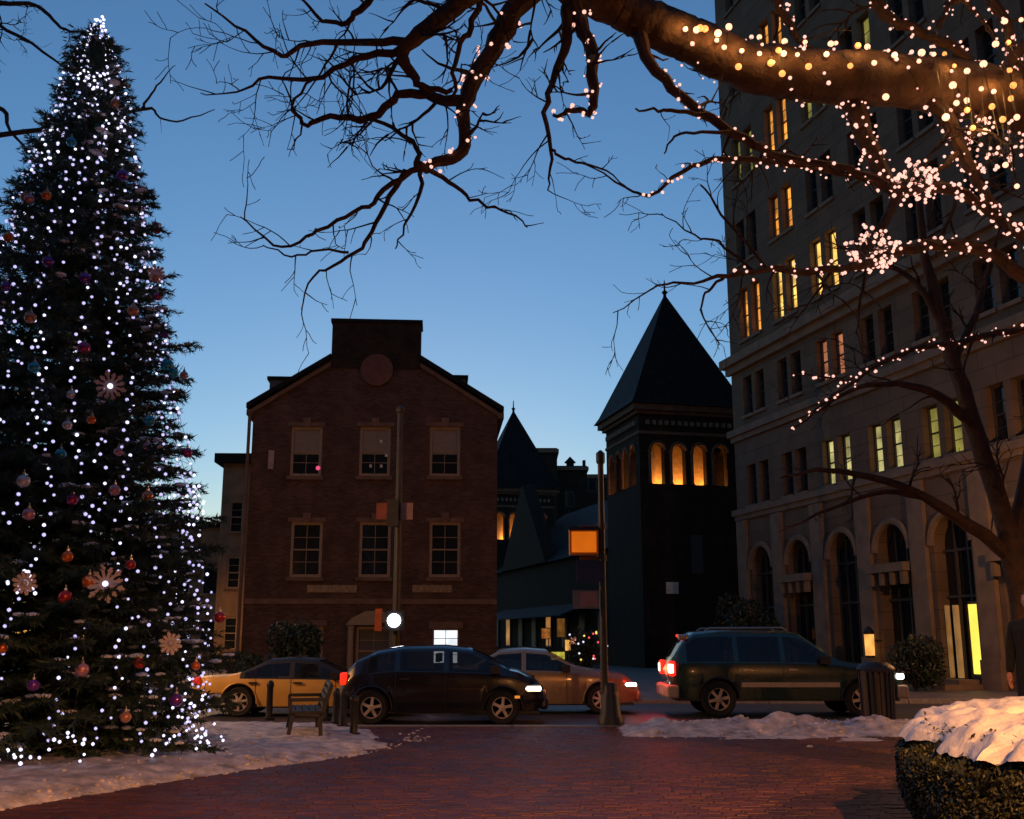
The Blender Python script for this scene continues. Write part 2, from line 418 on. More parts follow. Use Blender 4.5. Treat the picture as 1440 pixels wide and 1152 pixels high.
# chimney block with cap
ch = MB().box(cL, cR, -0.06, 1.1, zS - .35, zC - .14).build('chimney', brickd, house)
MB().box(cL - .06, cR + .06, -0.12, 1.16, zC - .14, zC).build('chimney_cap', slate, ch)
rf = MB()
for (a, za, b, zb) in ((uL - .25, zE - .1, cL, zS), (cR, zS, uR + .25, zE - .1)):
    rf.prism([(a, za), (b, zb), (b, zb + .2), (a, za + .2)], -0.28, DEP)
rf.box(cL, cR, 1.16, DEP, zS - .05, zS + .2)
roof = rf.build('roof', slate, house)
for (x0, x1, yt) in ((375, 425, 527), (628, 656, 525)):
    a = H(x0, 540)[0]; b = H(x1, 540)[0]; zt = H((x0 + x1) / 2, yt)[1]
    d = MB().box(a + .06, b, .35, 1.9, zE, zt - .14).build('dormer', darkwood, roof)
    MB().box(a - .04, b + .08, .28, 2.0, zt - .14, zt).build('dormer_cap', slate, roof)
# raking cornice and eaves
for (a, za, b, zb) in ((uL - .2, zE - .2, cL, zS - .1), (cR, zS - .1, uR + .2, zE - .2)):
    MB().prism([(a, za), (b, zb), (b, zb - .18), (a, za - .18)], -0.14, 0.02).build('raking_cornice', sandst, house)
for (a, b) in ((uL - .26, uL - .01), (uR + .01, uR + .26)):
    MB().box(a, b, -0.1, DEP, zE - .35, zE - .12).build('eaves', sandst, house)
# downpipe at the lit left corner
MB().tube([(uL - .12, -.1, zE - .3), (uL - .12, -.1, 0)], .07, 8).build('downpipe', sandst, house)
# round medallion
mu, mz = H(530, 521)
MB().lathe([(.66, -.12), (.66, -.02), (.52, -.02), (.5, -.07), (.001, -.05)][::-1], 28, (mu, 0, mz), 'y').build('medallion', pm('terracotta', (0.12, 0.04, 0.022), 0.8, .3, 3), house)
# windows
hi = 0
for (a, b, c, d) in wins:
    up = d > 9.2; hi += 1
    w = sash(house, a, b, c, d, .12, woodp, panem, 2, 2, .12, .56 if up else None)
    MB().box(a - .1, b + .1, -.12, .05, c - .14, c).build('sill', sandst, w)
    MB().box(a - .12, b + .12, -.07, .03, d, d + .16).build('lintel', sandst, w)
    cx = (a + b) / 2
    MB().prism([(cx - .12, d - .02), (cx + .12, d - .02), (cx + .17, d + .34), (cx - .17, d + .34)], -.12, -.072).build('keystone', sandst, w)
pk = H(447, 658); MB().ball((pk[0], .06, pk[1]), .09, 2).build('window_lamp', lit('pink_lamp', (1, .1, .25), 0.35), house)
for (px, py) in ((536, 620), (536, 655), (521, 655), (543, 640)):
    q = H(px, py); MB().box(q[0] - .05, q[0] + .05, .05, .08, q[1] - .06, q[1] + .05).build('pane_reflection', pm('pale_reflection', (.6, .55, .5), .8), house)  # pale chips stand in for small reflections on the middle windows
w = sash(house, gdoor[0], gdoor[1], 0.12, gdoor[3], .14, woodp, panem, 2, 1, .16, None, 'side_door')
MB().box(gdoor[0] - .15, gdoor[1] + .15, -.1, .03, gdoor[3], gdoor[3] + .2).build('lintel', sandst, w)
w = sash(house, cdoor[0], cdoor[1], 0.12, cdoor[3], .16, woodp, darkwood, 2, 2, .14, None, 'front_door')
MB().prism([(cdoor[0] - .35, cdoor[3] + .02), (cdoor[1] + .35, cdoor[3] + .02), (cdoor[1] + .1, cdoor[3] + .3), (cdu + .3, cdoor[3] + .55), (cdu - .3, cdoor[3] + .55), (cdoor[0] - .1, cdoor[3] + .3)], -.32, -.001).build('pediment', woodp, w)
for s in (cdoor[0] - .15, cdoor[1] + .15):
    MB().lathe([(.15, .12), (.12, .25), (.12, cdoor[3] - .12), (.16, cdoor[3])], 12, (s, -.16, 0)).build('column', woodp, w)
w = sash(house, *rwin, .12, woodp, lit('bright_white_window', (.85, .92, 1.0), .48, .2, 2), 2, 2, .07, None, 'lit_window')
MB().box(rwin[0] - .14, rwin[1] + .14, -.08, .03, rwin[3], rwin[3] + .25).build('lintel', sandst, w)
MB().box(rwin[0] - .1, rwin[1] + .1, -.1, .03, rwin[2] - .14, rwin[2]).build('sill', sandst, w)
zb = H(523, 846)[1]
MB().box(uL, uR, -.07, -.002, zb - .1, zb + .1).build('belt_course', sandst, house)
for (x0, x1) in ((432, 502), (580, 636)):
    a = H(x0, 828)[0]; b = H(x1, 828)[0]; zz = H(x0, 828)[1]
    MB().box(a, b, -.06, -.003, zz - .14, zz + .14).build('name_plaque', pm('bronze_plaque', (.20, .12, .06), .5, .4, 9, .4, 25), house)
MB().box(*[H(378, 640)[0], H(386, 640)[0]], -.1, -.003, H(382, 660)[1], H(382, 634)[1]).build('vent_panel', pm('pale_panel', (.3, .2, .17), .7), house)

# lit rear neighbour seen past the left corner
NF = Frame((P(292, 950, 58).x, 58), R(2)); Hn = lambda x, y: NF.hit(x, y)
nb = thing('row_house', 'orange lit house with dark cornice behind the left corner of the brick house', 'house', NF.o, NF.a)
a = Hn(306, 800)[0]; b = a + 9; zt = Hn(320, 652)[1]
rows = [(a + .5 + i * 1.5, a + 1.2 + i * 1.5, z, z + 1.7) for i in range(2) for z in (1.0, 4.2, 7.2)]
m = MB(); wall(m, a, b, 0, zt, rows); m.box(a, b, .3, 10, 0, zt - .01); m.build('wall', pm('warm_brick', (.20, .11, .055), .8, .3, 1.5, .2, 30), nb)
MB().box(a - .4, b, -.5, 10, zt, zt + .5).build('cornice', slate, nb)
for q in rows:
    w = sash(nb, *q, .12, woodp, panem, 1, 2, .08); MB().box(q[0] - .1, q[1] + .1, -.08, .02, q[2] - .12, q[2]).build('sill', sandst, w)

nb2 = thing('row_house', 'low dark house with flat roof seen between the fir and the orange lit house', 'house', (P(150, 900, 66).x, 66, 0))
W2 = P(312, 900, 66).x - P(150, 900, 66).x; z2 = P(290, 742, 66).z
MB().box(0, W2, 0, 10, 0, z2).build('wall', MATS['warm_brick'], nb2); MB().box(-.2, W2 + .2, -.3, 10, z2, z2 + .35).build('cornice', slate, nb2)
for i in range(4):
    for z in (1, 4.2):
        x = W2 * (i + .5) / 4; w = MB().box(x - .5, x + .5, -.08, -.003, z, z + 1.7).build('window', woodp, nb2); MB().box(x - .42, x + .42, -.1, -.082, z + .08, z + 1.62).build('pane', panem, w)

# ------------------------------------------------------------------ market towers
TA = R(13); TD = 60.0
t0 = P(906, 900, TD); S = 6.05
TF = Frame((t0.x, t0.y), TA); HT = lambda x, y: TF.hit(x, y)
tower = thing('market_tower', 'dark brick tower with tall pyramid roof and orange lit belfry, beside the stone building', 'tower', TF.o, TA, 'twin market towers')
zB0 = HT(975, 682)[1]; zB1 = HT(975, 634)[1]; zEv = HT(960, 572)[1]
cmid = TF.o + TF.u * S / 2 + TF.v * S / 2
zA = P(938, 414, cmid.y).z; zFin = P(938, 396, cmid.y).z
body = MB()
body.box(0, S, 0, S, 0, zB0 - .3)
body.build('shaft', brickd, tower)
def side_frames():
    # four walls of the belfry: (origin, u, inward)
    return [((0, 0), (1, 0), (0, 1)), ((0, S), (0, -1), (1, 0)), ((S, S), (-1, 0), (0, -1)), ((S, 0), (0, 1), (-1, 0))]
zt_w = zEv - .55
holes = []
nA = 4; pitch = (S - .9) / nA
for i in range(nA):
    c = .45 + pitch * (i + .5); holes.append((c - .40, c + .40, zB0, zB1 + .35, 'arch'))
for (o_, u_, v_) in side_frames():
    m = MB(); wall(m, 0, S, zB0 - .3, zt_w, holes, .5)
    for q in range(len(m.v)):
        x, y, z = m.v[q]; m.v[q] = (o_[0] + u_[0] * x + v_[0] * y, o_[1] + u_[1] * x + v_[1] * y, z)
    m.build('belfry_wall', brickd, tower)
    for h in holes:
        r = .47; cx = (h[0] + h[1]) / 2; zc = h[3] - .4
        arc = [(cx - r * math.cos(math.pi * i / 10), zc + r * math.sin(math.pi * i / 10)) for i in range(11)]
        path = [(o_[0] + u_[0] * x - v_[0] * .03, o_[1] + u_[1] * x - v_[1] * .03, z) for x, z in arc]
        MB().tube(path, .085, 6).build('arch_trim', sandst, tower)
        for e in (h[0] - .10, ):
            p = (o_[0] + u_[0] * e, o_[1] + u_[1] * e)
            MB().lathe([(.13, zB0), (.09, zB0 + .1), (.09, zc - .15), (.14, zc)], 8, (p[0] - v_[0] * .04, p[1] - v_[1] * .04, 0)).build('colonnette', sandst, tower)
MB().box(.5, S - .5, .5, S - .5, zB0 - .32, zB0 - .28).build('belfry_floor', sandst, tower)
MB().box(1.5, S - 1.5, 1.5, S - 1.5, zB0 - .28, zt_w).build('belfry_core', pm('belfry_plaster', (.55, .35, .18), .8), tower)
for (fx, fy) in ((S / 2, .95), (S / 4, .95), (3 * S / 4, .95), (.95, S / 4), (.95, S * .7)):
    ld = bpy.data.lights.new('belfry_lamp', 'POINT'); ld.energy = 34; ld.color = (1, .42, .08); ld.shadow_soft_size = .12
    lo = bpy.data.objects.new('belfry_lamp', ld); COL.objects.link(lo); lo.parent = tower; lo.location = (fx, fy, zB0 - .02)
# frieze, dentils, cornice
MB().box(-.06, S + .06, -.06, S + .06, zt_w - 1.15, zt_w - .98).build('string_course', sandst, tower)
for (o_, u_, v_) in side_frames()[:2]:
    for i in range(14):
        x = .5 + i * (S - 1.0) / 13
        p = (o_[0] + u_[0] * x - v_[0] * .08, o_[1] + u_[1] * x - v_[1] * .08)
        MB().box(p[0] - .1, p[0] + .1, p[1] - .1, p[1] + .1, zt_w - .62, zt_w - .36).build('dentil', stonet, tower)
MB().box(-.2, S + .2, -.2, S + .2, zt_w, zt_w + .2).build('frieze_moulding', sandst, tower)
MB().box(-.42, S + .42, -.42, S + .42, zt_w + .2, zt_w + .55).build('cornice', sandst, tower)
e = .62; m = MB(); z = zt_w + .55
cn = [(-e, -e, z), (S + e, -e, z), (S + e, S + e, z), (-e, S + e, z)]
f2 = .35; zz = z + .42; cn2 = [(-f2, -f2, zz), (S + f2, -f2, zz), (S + f2, S + f2, zz), (-f2, S + f2, zz)]
for i in range(4):
    j = (i + 1) % 4; m.face([cn[i], cn[j], cn2[j], cn2[i]]); m.face([cn2[i], cn2[j], (S / 2, S / 2, zA)])
m.face(cn[::-1])
tr = m.build('roof', slate, tower)
MB().lathe([(.12, zA - .3), (.1, zA), (.2, zA + .12), (.06, zA + .26), (.04, zFin), (.005, zFin + .12)], 8, (S / 2, S / 2, 0)).build('finial', slate, tr)
for (px, pz, hw_, hh) in ((980, 780, .35, 1.1),):
    u, z = HT(px, pz); MB().box(u - hw_, u + hw_, -.05, -.002, z - hh, z + hh).build('blind_slit', darkwood, tower)
u, z = HT(945, 827); MB().box(u - .36, u + .36, -.08, -.003, z - .32, z + .32).build('wall_plaque', pm('white_plaque', (.6, .55, .5), .7), tower)
# twin
tw = copy_tree(tower)
tc = P(722, 700, 98); tw.location = (tc.x - (math.cos(TA) - math.sin(TA)) * S / 2, tc.y - (math.sin(TA) + math.cos(TA)) * S / 2, 0)
tw['label'] = 'far dark spired brick tower with small orange windows just right of brick house'
# market hall between the towers
hall = thing('market_hall', 'low dark brick market hall with awning and small lit windows between the two towers', 'market hall', (0, 0, 0))
a = TF.o + TF.v * (S + .02) ; b = Vector((tw.location.x, tw.location.y, 0)); d = (b - a).normalized(); nrm = Vector((d.y, -d.x, 0))
MF = Frame((a.x, a.y), math.atan2(d.y, d.x)); LEN = (b - a).length
hall.location = MF.o; hall.rotation_euler = (0, 0, MF.a)
# here the street lies on the +y side of the frame's wall line (frame runs away from us)
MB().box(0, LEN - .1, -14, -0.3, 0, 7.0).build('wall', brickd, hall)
MB().prismx([(-14.3, 7.0), (.1, 7.0), (-7, 12.5)], .1, LEN - .2).build('roof', slate, hall)
gx = LEN * .62
MB().prism([(gx - 6, 7.0), (gx + 6, 7.0), (gx, 13.5)], -.9, .15).build('gable', brickd, hall)
for i in range(9):
    x = 2 + i * 3.6
    if x < LEN - 2:
        on = i in (3, 6)
        w = MB().box(x - .6, x + .6, -.28, -.2, 1.0, 3.2).build('window', darkwood, hall)
        MB().box(x - .5, x + .5, -.2, -.17, 1.1, 3.1).build('pane', lit('amber_window', (1, .42, .1), .12, .5, 1) if on else darkwood, w)
MB().prismx([(-.3, 3.9), (1.8, 3.1), (1.8, 3.0), (-.3, 3.75)], 4, LEN - 4).build('awning', pm('grey_canvas', (.03, .026, .025), .9), hall)

# far blocks on the skyline
def block(label, x0, x1, yt, D, dep=12, extra=None):
    p0 = P(x0, 700, D); p1 = P(x1, 700, D); zt = P((x0 + x1) / 2, yt, D).z
    t = thing('far_building', label, 'building', (p0.x, D, 0)); W = p1.x - p0.x
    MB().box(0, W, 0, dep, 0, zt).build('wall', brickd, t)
    MB().box(-.2, W + .2, -.3, dep, zt - .6, zt - .15).build('cornice', sandst, t)
    nx = max(1, int(W / 3))
    for i in range(nx):
        for j in range(int(zt / 4)):
            x = (i + .5) * W / nx
            w = MB().box(x - .6, x + .6, -.06, -.002, 2 + 4 * j, 4 + 4 * j).build('window', darkwood, t)
            MB().box(x - .5, x + .5, -.08, -.062, 2.1 + 4 * j, 3.9 + 4 * j).build('pane', panem, w)
    if extra: extra(t, W, zt)
    return t
block('narrow dark block with flat top right behind the far spire', 751, 784, 630, 125)
block('low dark building with small roof vent on the far skyline', 776, 826, 655, 135,
      extra=lambda t, W, z: (MB().lathe([(.5, z), (.5, z + .6), (.8, z + .7), (.05, z + 1.5)], 8, (W * .55, 2, 0)).build('roof_vent', slate, t),
                             MB().box(W * .9, W * .98, 1, 2, z, z + .9).build('chimney', brickd, t)))
block('long dark flat roofed building closing the street between the towers', 786, 880, 667, 150)

# ------------------------------------------------------------------ tall stone office building on the right
A = P(1040, 940, 50.0); B = P(1385, 960, 34.0)
RA = math.atan2(B.y - A.y, B.x - A.x)
RF = Frame((A.x, A.y), RA); HR = lambda x, y: RF.hit(x, y)
off = thing('office_building', 'tall pale stone office building with arched ground floor and lit upper windows', 'building', RF.o, RA)
bx = [HR(x, 900)[0] for x in (1077, 1131, 1193, 1266, 1350)]
bay = (bx[4] - bx[0]) / 4; b0 = bx[0]
NB = 8; bays = [b0 + bay * i for i in range(NB)]
u0 = HR(1036, 700)[0]; u1 = bays[-1] + bay / 2 + 1.0
zrows = []
for (px, t, bt) in ((1187, 610, 677), (1176, 466, 530), (1060, 395, 470), (1098, 288, 330), (1090, 140, 212), (1085, 52, 78)):
    zrows.append((HR(px, bt)[1], HR(px, t)[1]))
zrows[3] = (zrows[3][0], zrows[3][0] + 2.1); zrows[5] = (zrows[5][0], zrows[5][0] + 2.1)
dz = zrows[5][0] - zrows[4][0]
for k in range(1, 3): zrows.append((zrows[5][0] + dz * k, zrows[5][1] + dz * k))
ZT = zrows[-1][1] + 2.5
zar = HR(1193, 748)[1]; zlu = HR(1266, 790)[1]
holes = []; arches = []
for i, c in enumerate(bays):
    hw = bay * .29
    if i % 2 == 0: h = (c - hw, c + hw, .25, zar, 'arch'); holes.append(h); arches.append((h, 'tall'))
    else:
        h = (c - hw, c + hw, zlu, zar, 'arch'); holes.append(h); arches.append((h, 'lunette'))
        h2 = (c - hw, c + hw, .25, HR(1266, 818)[1]); holes.append(h2); arches.append((h2, 'door'))
wholes = []
for r, (c, d) in enumerate(zrows):
    for i, x in enumerate(bays):
        for s in (-1, 1):
            w = (x + s * bay * .18 - .42, x + s * bay * .18 + .42, c, d); holes.append(w); wholes.append((r, i, s, w))
m = MB(); wall(m, u0, u1, 0, ZT, holes, .45); m.build('wall', stone, off)
MB().box(u0, u1, .95, 22, 0, ZT - .01).build('interior_core', pm('dark_interior', (0.02, 0.018, 0.015), 0.9), off)
m = MB(); m.face([(u0, 0, 0), (u0, 0, ZT), (u0, 22, ZT), (u0, 22, 0)]); m.build('side_wall', stone, off)
for (px, py, hh, pr) in ((1030, 508, .35, .42), (1032, 609, .25, .25), (1036, 720, .22, .2)):
    z = HR(px, py)[1]; MB().box(u0 - pr, u1, -pr, -.002, z - hh, z + hh * .2).build('cornice', stonet, off)
    MB().box(u0 - pr * .5, u1, -pr * .5, -.003, z - hh * 2.0, z - hh).build('cornice_moulding', stonet, off)
for i in range(NB + 1):
    x = b0 + bay * (i - .5); z1 = HR(1036, 735)[1]
    if x > u0 + .1:
        MB().box(x - bay * .13, x + bay * .13, -.16, -.003, 0, z1).build('pilaster', stonet, off)
        MB().box(x - bay * .14, x + bay * .14, -.24, -.162, 0, .9).build('plinth', stonet, off)
litp = {(2, 0): 'orange_window', (2, 1): 'gold_window', (2, 2): 'gold_window', (3, 1): 'orange_window', (4, 1): 'orange_window', (4, 0): 'dim_yellow_window',
        (4, 2): 'dim_yellow_window', (5, 1): 'orange_window', (1, 2): 'rust_window', (0, 2): 'pale_yellow_window', (0, 3): 'pale_yellow_window', (0, 4): 'dim_yellow_window'}
LM = {'orange_window': lit('orange_window', (1, .36, .05), .42, .7, 1.1), 'gold_window': lit('gold_window', (1, .56, .12), .55, .5, 1.3),
      'dim_yellow_window': lit('dim_yellow_window', (.8, .7, .15), .10, .7, 1.0), 'rust_window': lit('rust_window', (1, .36, .16), .13, .6, 1.2),
      'pale_yellow_window': lit('pale_yellow_window', (.9, .8, .3), .20, .6, 1.2)}
for (r, i, s, w) in wholes:
    mt = panem
    if (r, i) in litp: mt = LM[litp[(r, i)]]
    if (r, i, s) == (4, 3, 1): mt = LM['dim_yellow_window']
    o = sash(off, *w, .3, darkwood, mt, 1, 2, .06)
    MB().box(w[0] - .08, w[1] + .08, -.1, .02, w[2] - .14, w[2]).build('sill', stonet, o)
for (h, kd) in arches:
    a, b, c, d = h[:4]; i = arches.index((h, kd)); r = (b - a) / 2; cx = (a + b) / 2
    if kd != 'door':
        ar = [(cx - (r + .12) * math.cos(math.pi * q / 14), -.03, d - r + (r + .12) * math.sin(math.pi * q / 14)) for q in range(15)]
        MB().tube(ar, .13, 6).build('arch_moulding', stonet, off)
    w = MB(); 
    for q in range(1, 3): w.box(a + (b - a) * q / 3 - .04, a + (b - a) * q / 3 + .04, .34, .42, c, d - .2)
    zz = c + 2.6
    while zz < d: w.box(a, b, .33, .43, zz, zz + .09); zz += 1.5
    w = w.build('arched_window' if kd != 'door' else 'shop_window', darkwood, off)
    MB().face([(a, .44, c), (b, .44, c), (b, .44, d), (a, .44, d)]).build('pane', panem, w)
    if kd == 'lunette':
        MB().box(a - .2, b + .2, -.45, -.17, c - .35, c - .05).build('balcony_slab', stonet, off)
        for q in range(4): MB().box(a + q * (b - a) / 3 - .09, a + q * (b - a) / 3 + .09, -.38, -.17, c - .8, c - .36).build('bracket', stonet, off)
# lit doorway in the fifth bay
dm = lit('yellow_doorway', (1.0, .78, .10), .52, .12, .8)
a, zt = HR(1355, 850); b, zb_ = HR(1378, 948)
dr = MB().box(a - .08, b + .08, .2, .3, .28, zt + .1).build('lit_door', darkwood, off)
MB().box(a, b, .16, .199, .45, zt).build('pane', dm, dr)
for (px, w_) in ((1327, .04), (1339, .07)):
    q = HR(px, 900)[0]; MB().box(q - w_, q + w_, .16, .3, .3, zt).build('lit_side_light', lit('dim_brass_light', (1, .62, .22), .055, .5, 1.5), off)
MB().box(HR(1270, 960)[0], HR(1392, 960)[0], -1.6, -.26, 0, .16).build('step', stonet, off)
MB().box(HR(1290, 960)[0], HR(1388, 960)[0], -1.0, -.27, .16, .3).build('step', stonet, off)
# amber wall lantern between the bays
u, z = HR(1240, 905)
ln = thing('wall_lantern', 'amber wall lantern glowing on the stone building behind the litter bin', 'lantern', RF.o + RF.u * u - RF.v * .5 + Vector((0, 0, z)), RA)
MB().lathe([(.14, -.5), (.16, -.45), (.16, .35), (.2, .4), (.05, .6)], 8).build('cap', iron, ln).scale = (1.02, 1.02, 1)
ln.children[0].name = 'frame'
MB().lathe([(.165, -.42), (.175, .32)], 8).build('lamp_glass', lit('amber_lantern', (1, .45, .1), .45, .3, 3), ln)
MB().bar((0, .1, .1), (0, .5, .1), .06).build('wall_arm', iron, ln)

# ------------------------------------------------------------------ street poles and signals
sp = P(851, 1018, 20.0); sp.z = 0
pole = thing('signal_pole', 'slim steel signal pole with amber signal box at the near kerb', 'signal pole', sp)
ztop = P(849, 645, 20).z
MB().lathe([(.075, 0), (.065, 2), (.055, ztop - .1)], 12).build('pole', galv, pole, True)
MB().lathe([(.07, ztop - .1), (.085, ztop - .06), (.085, ztop + .1), (.02, ztop + .16)], 12).build('cap', iron, pole)
MB().lathe([(.24, 0), (.24, .1), (.19, .18), (.16, .5), (.13, .56), (.12, .7), (.08, .74)], 12, (.1, -.05, 0)).build('base', iron, pole, True)
def loc(px, py, D=19.9): q = P(px, py, D); return q.x - sp.x, q.z
x0, z0 = loc(801, 780); x1, z1 = loc(841, 742)
sg = MB().box(x0, x1, -.14, .12, z0, z1).build('pedestrian_signal', pm('amber_paint', (.85, .33, .02), .5, .12, 4), pole)
MB().box(x0 - .012, x1 + .012, -.16, -.141, z1 - .05, z1 + .012).build('visor', iron, sg)
MB().box(x0 + .04, x1 - .04, -.155, -.142, z0 + .04, z1 - .08).build('lit_face', lit('amber_signal', (1, .20, .008), .25, .12, 3), sg)
for zz in (z1 + .03, z0 - .06): MB().bar((x0 + .2, 0, zz), (0, 0, zz), .05).build('bracket', pm('rusty_bracket', (.35, .14, .07), .6), pole)
for zz in (z1 + .03, z0 - .06): MB().lathe([(.085, zz - .05), (.085, zz + .05)], 10).build('clamp', galv, pole)
x0, z0 = loc(811, 818); x1, z1 = loc(846, 787)
MB().box(x0, x1, -.06, -.03, z0, z1).build('street_sign', pm('dark_blue_sign', (.02, .04, .09), .5), pole)
x0, z0 = loc(806, 856); x1, z1 = loc(843, 830)
b_ = MB().box(x0, x1, -.06, -.035, z0, z1).build('parking_sign', pm('grey_sign', (.22, .19, .18), .5), pole)
MB().box(x0 + .14, x1 - .04, -.064, -.061, z0 + .04, z1 - .03).build('sign_panel', pm('pink_sign', (.45, .22, .18), .5), b_)

fp = P(556, 940, 28.2); fp.z = 0
pole2 = thing('traffic_pole', 'tall steel traffic pole with walk signals in front of the brick house', 'signal pole', fp)
def loc2(px, py, D=28.1): q = P(px, py, D); return q.x - fp.x, q.z
zt = loc2(553, 578)[1]
MB().tube([(0, 0, 0), (0, 0, zt * .5), (-.02, 0, zt)], [.11, .10, .07], 12).build('pole', galv, pole2, True)
MB().ball((-.02, 0, zt + .05), .12, 2).build('finial', galv, pole2)
x, z = loc2(553, 722); MB().box(x - .15, x + .15, -.3, -.15, z - .35, z + .35).build('control_box', galv, pole2)
for (px, py, w_, h_, mt) in ((538, 719, .16, .22, pm('red_sign', (.28, .07, .04), .6)), (572, 719, .16, .22, pm('pale_pink_sign', (.3, .17, .15), .6))):
    x, z = loc2(px, py); MB().box(x - w_, x + w_, -.12, -.07, z - h_, z + h_).build('sign', mt, pole2)
    MB().bar((x, -.05, z), (0, -.05, z), .04).build('bracket', iron, pole2)
x, z = loc2(556, 873)
wk = MB().box(x - .24, x + .24, -.42, -.17, z - .26, z + .26).build('walk_signal', iron, pole2)
MB().lathe([(.001, -.02), (.17, -.02), (.17, .01)], 16, (x, -.43, z), 'y').build('signal_lens', lit('walk_white', (.9, .92, 1), 6.0), wk)
x, z = loc2(533, 872); MB().box(x - .09, x + .09, -.25, -.1, z - .28, z + .28).build('side_signal', pm('orange_sign', (.5, .11, .03), .6), pole2)
MB().bar((x, -.15, z - .1), (0, -.15, z - .1), .05).build('bracket', iron, pole2)

# ------------------------------------------------------------------ bollards, bin, bench, thin post
def bollard(px, py, label, h=None):
    q = G(px, py); t = thing('bollard', label, 'bollard', (q.x, q.y, 0), 0, 'black bollards on the snow')
    h = h or .8
    MB().lathe([(.08, 0), (.065, .05), (.06, h - .12), (.072, h - .1), (.072, h - .03), (.03, h + .02)], 10).build('post', iron, t, True)
    MB().lathe([(.11, .0), (.11, .06)], 10).build('base', iron, t)
bollard(497, 1036, 'nearest black bollard, right end of the row by the dark car', .62)
bollard(482, 1024, 'black bollard second from the dark car in the row', .64)
bollard(472, 1019, 'black bollard third from the dark car in the row', .62)
bollard(457, 1014, 'black bollard at the left end of the close row by the dark car', .62)
bollard(378, 1013, 'lone black bollard in front of the yellow car', .72)
bp_ = P(1236, 1012, 19.4)
bn = thing('litter_bin', 'round black slatted litter bin on the snow in front of the green car', 'litter bin', (bp_.x, bp_.y, 0))
MB().lathe([(.25, .06), (.27, .9), (.27, .92)], 20).build('liner', iron, bn, True)
for i in range(20):
    a = 2 * math.pi * i / 20; c_, s_ = math.cos(a), math.sin(a)
    MB().bar((.275 * c_, .275 * s_, .05), (.30 * c_, .30 * s_, .95), .05, .015, (c_, s_, 0)).build('slat', iron, bn)
MB().lathe([(.31, .95), (.33, 1.0), (.31, 1.04), (.2, 1.12), (.19, 1.12)], 20).build('lid', iron, bn, True)
MB().lathe([(.28, 0), (.28, .07)], 20).build('foot', iron, bn)
mp_ = P(1218, 1012, 19.0)
mt_ = thing('sign_post', 'thin pale steel post standing left of the round litter bin', 'post', (mp_.x, mp_.y, 0))
MB().bar((0, 0, 0), (0, 0, .98), .045, .03).build('post', galv, mt_); MB().box(-.05, .05, -.04, .04, 0, .06).build('foot', galv, mt_)
bq = G(412, 1046)
be = thing('park_bench', 'dark iron park bench seen end on, standing in the snow by the fir', 'bench', (bq.x, bq.y + .9, 0), R(12))
for yy in (-.75, .75):
    e_ = MB(); e_.bar((-.28, yy, .0), (-.2, yy, .43), .06); e_.bar((.22, yy, 0), (.2, yy, .43), .06); e_.bar((-.24, yy, .42), (.26, yy, .40), .06)
    e_.bar((.22, yy, .4), (.36, yy, .84), .06); e_.bar((-.26, yy, .62), (.28, yy, .62), .05); e_.bar((-.24, yy, .42), (-.25, yy, .62), .05)
    e_.build('bench_end', iron, be)
for i in range(5): MB().box(-.25 + i * .1, -.17 + i * .1, -.8, .8, .43, .46).build('seat_slat', iron, be)
for i in range(4):
    x = .245 + i * .035; z = .52 + i * .09; MB().box(x - .02, x + .02, -.8, .8, z, z + .07).build('back_slat', iron, be)

# ------------------------------------------------------------------ cars
tyre_m = pm('tyre_rubber', (.015, .015, .015), .8, .2, 12, .2, 60)
chrome = pm('bright_metal', (.55, .52, .48), .3, .1, 5, .05, 30, metal=.9)
alloy = pm('alloy_rim', (.62, .52, .44), .45, .15, 6, .1, 40, metal=.1)
carglass = glass('car_glass', (.015, .018, .02), .62)
trim_m = pm('black_trim', (.02, .02, .02), .55, .1, 5, .05)
seat_m = pm('dark_upholstery', (.03, .03, .03), .9)
def wheel(root, x, y, r, side, spokes, rim_m):
    w = MB().lathe([(r * .62, -.10), (r * .9, -.11), (r, -.07), (r, .07), (r * .9, .11), (r * .62, .10)], 28, (x, y, r), 'y', cap=False).build('wheel', tyre_m, root, True)
    f = MB(); yo = .085 * side
    f.lathe([(r * .66, -.09), (r * .66, .09), (r * .58, .09), (r * .56, -.02)] if side > 0 else [(r * .66, .09), (r * .66, -.09), (r * .58, -.09), (r * .56, .02)], 28, (x, y, r), 'y', cap=False)
    f.build('rim', rim_m, w, True)
    for i in range(spokes):
        a = 2 * math.pi * i / spokes + .2
        MB().bar((x + r * .10 * math.cos(a), y + yo, r + r * .10 * math.sin(a)), (x + r * .6 * math.cos(a), y + yo * .95, r + r * .6 * math.sin(a)), r * .17, .03, (0, 1, 0)).build('spoke', rim_m, w)
    MB().lathe([(r * .2, -.02), (r * .2, .02), (r * .1, .03)] if side > 0 else [(r * .1, -.03), (r * .2, -.02), (r * .2, .02)], 14, (x, y + yo, r), 'y').build('hub_cap', rim_m, w)
    MB().lathe([(.001, -.01), (r * .57, -.01)], 20, (x, y - yo * .2, r), 'y').build('brake_disc', trim_m, w)
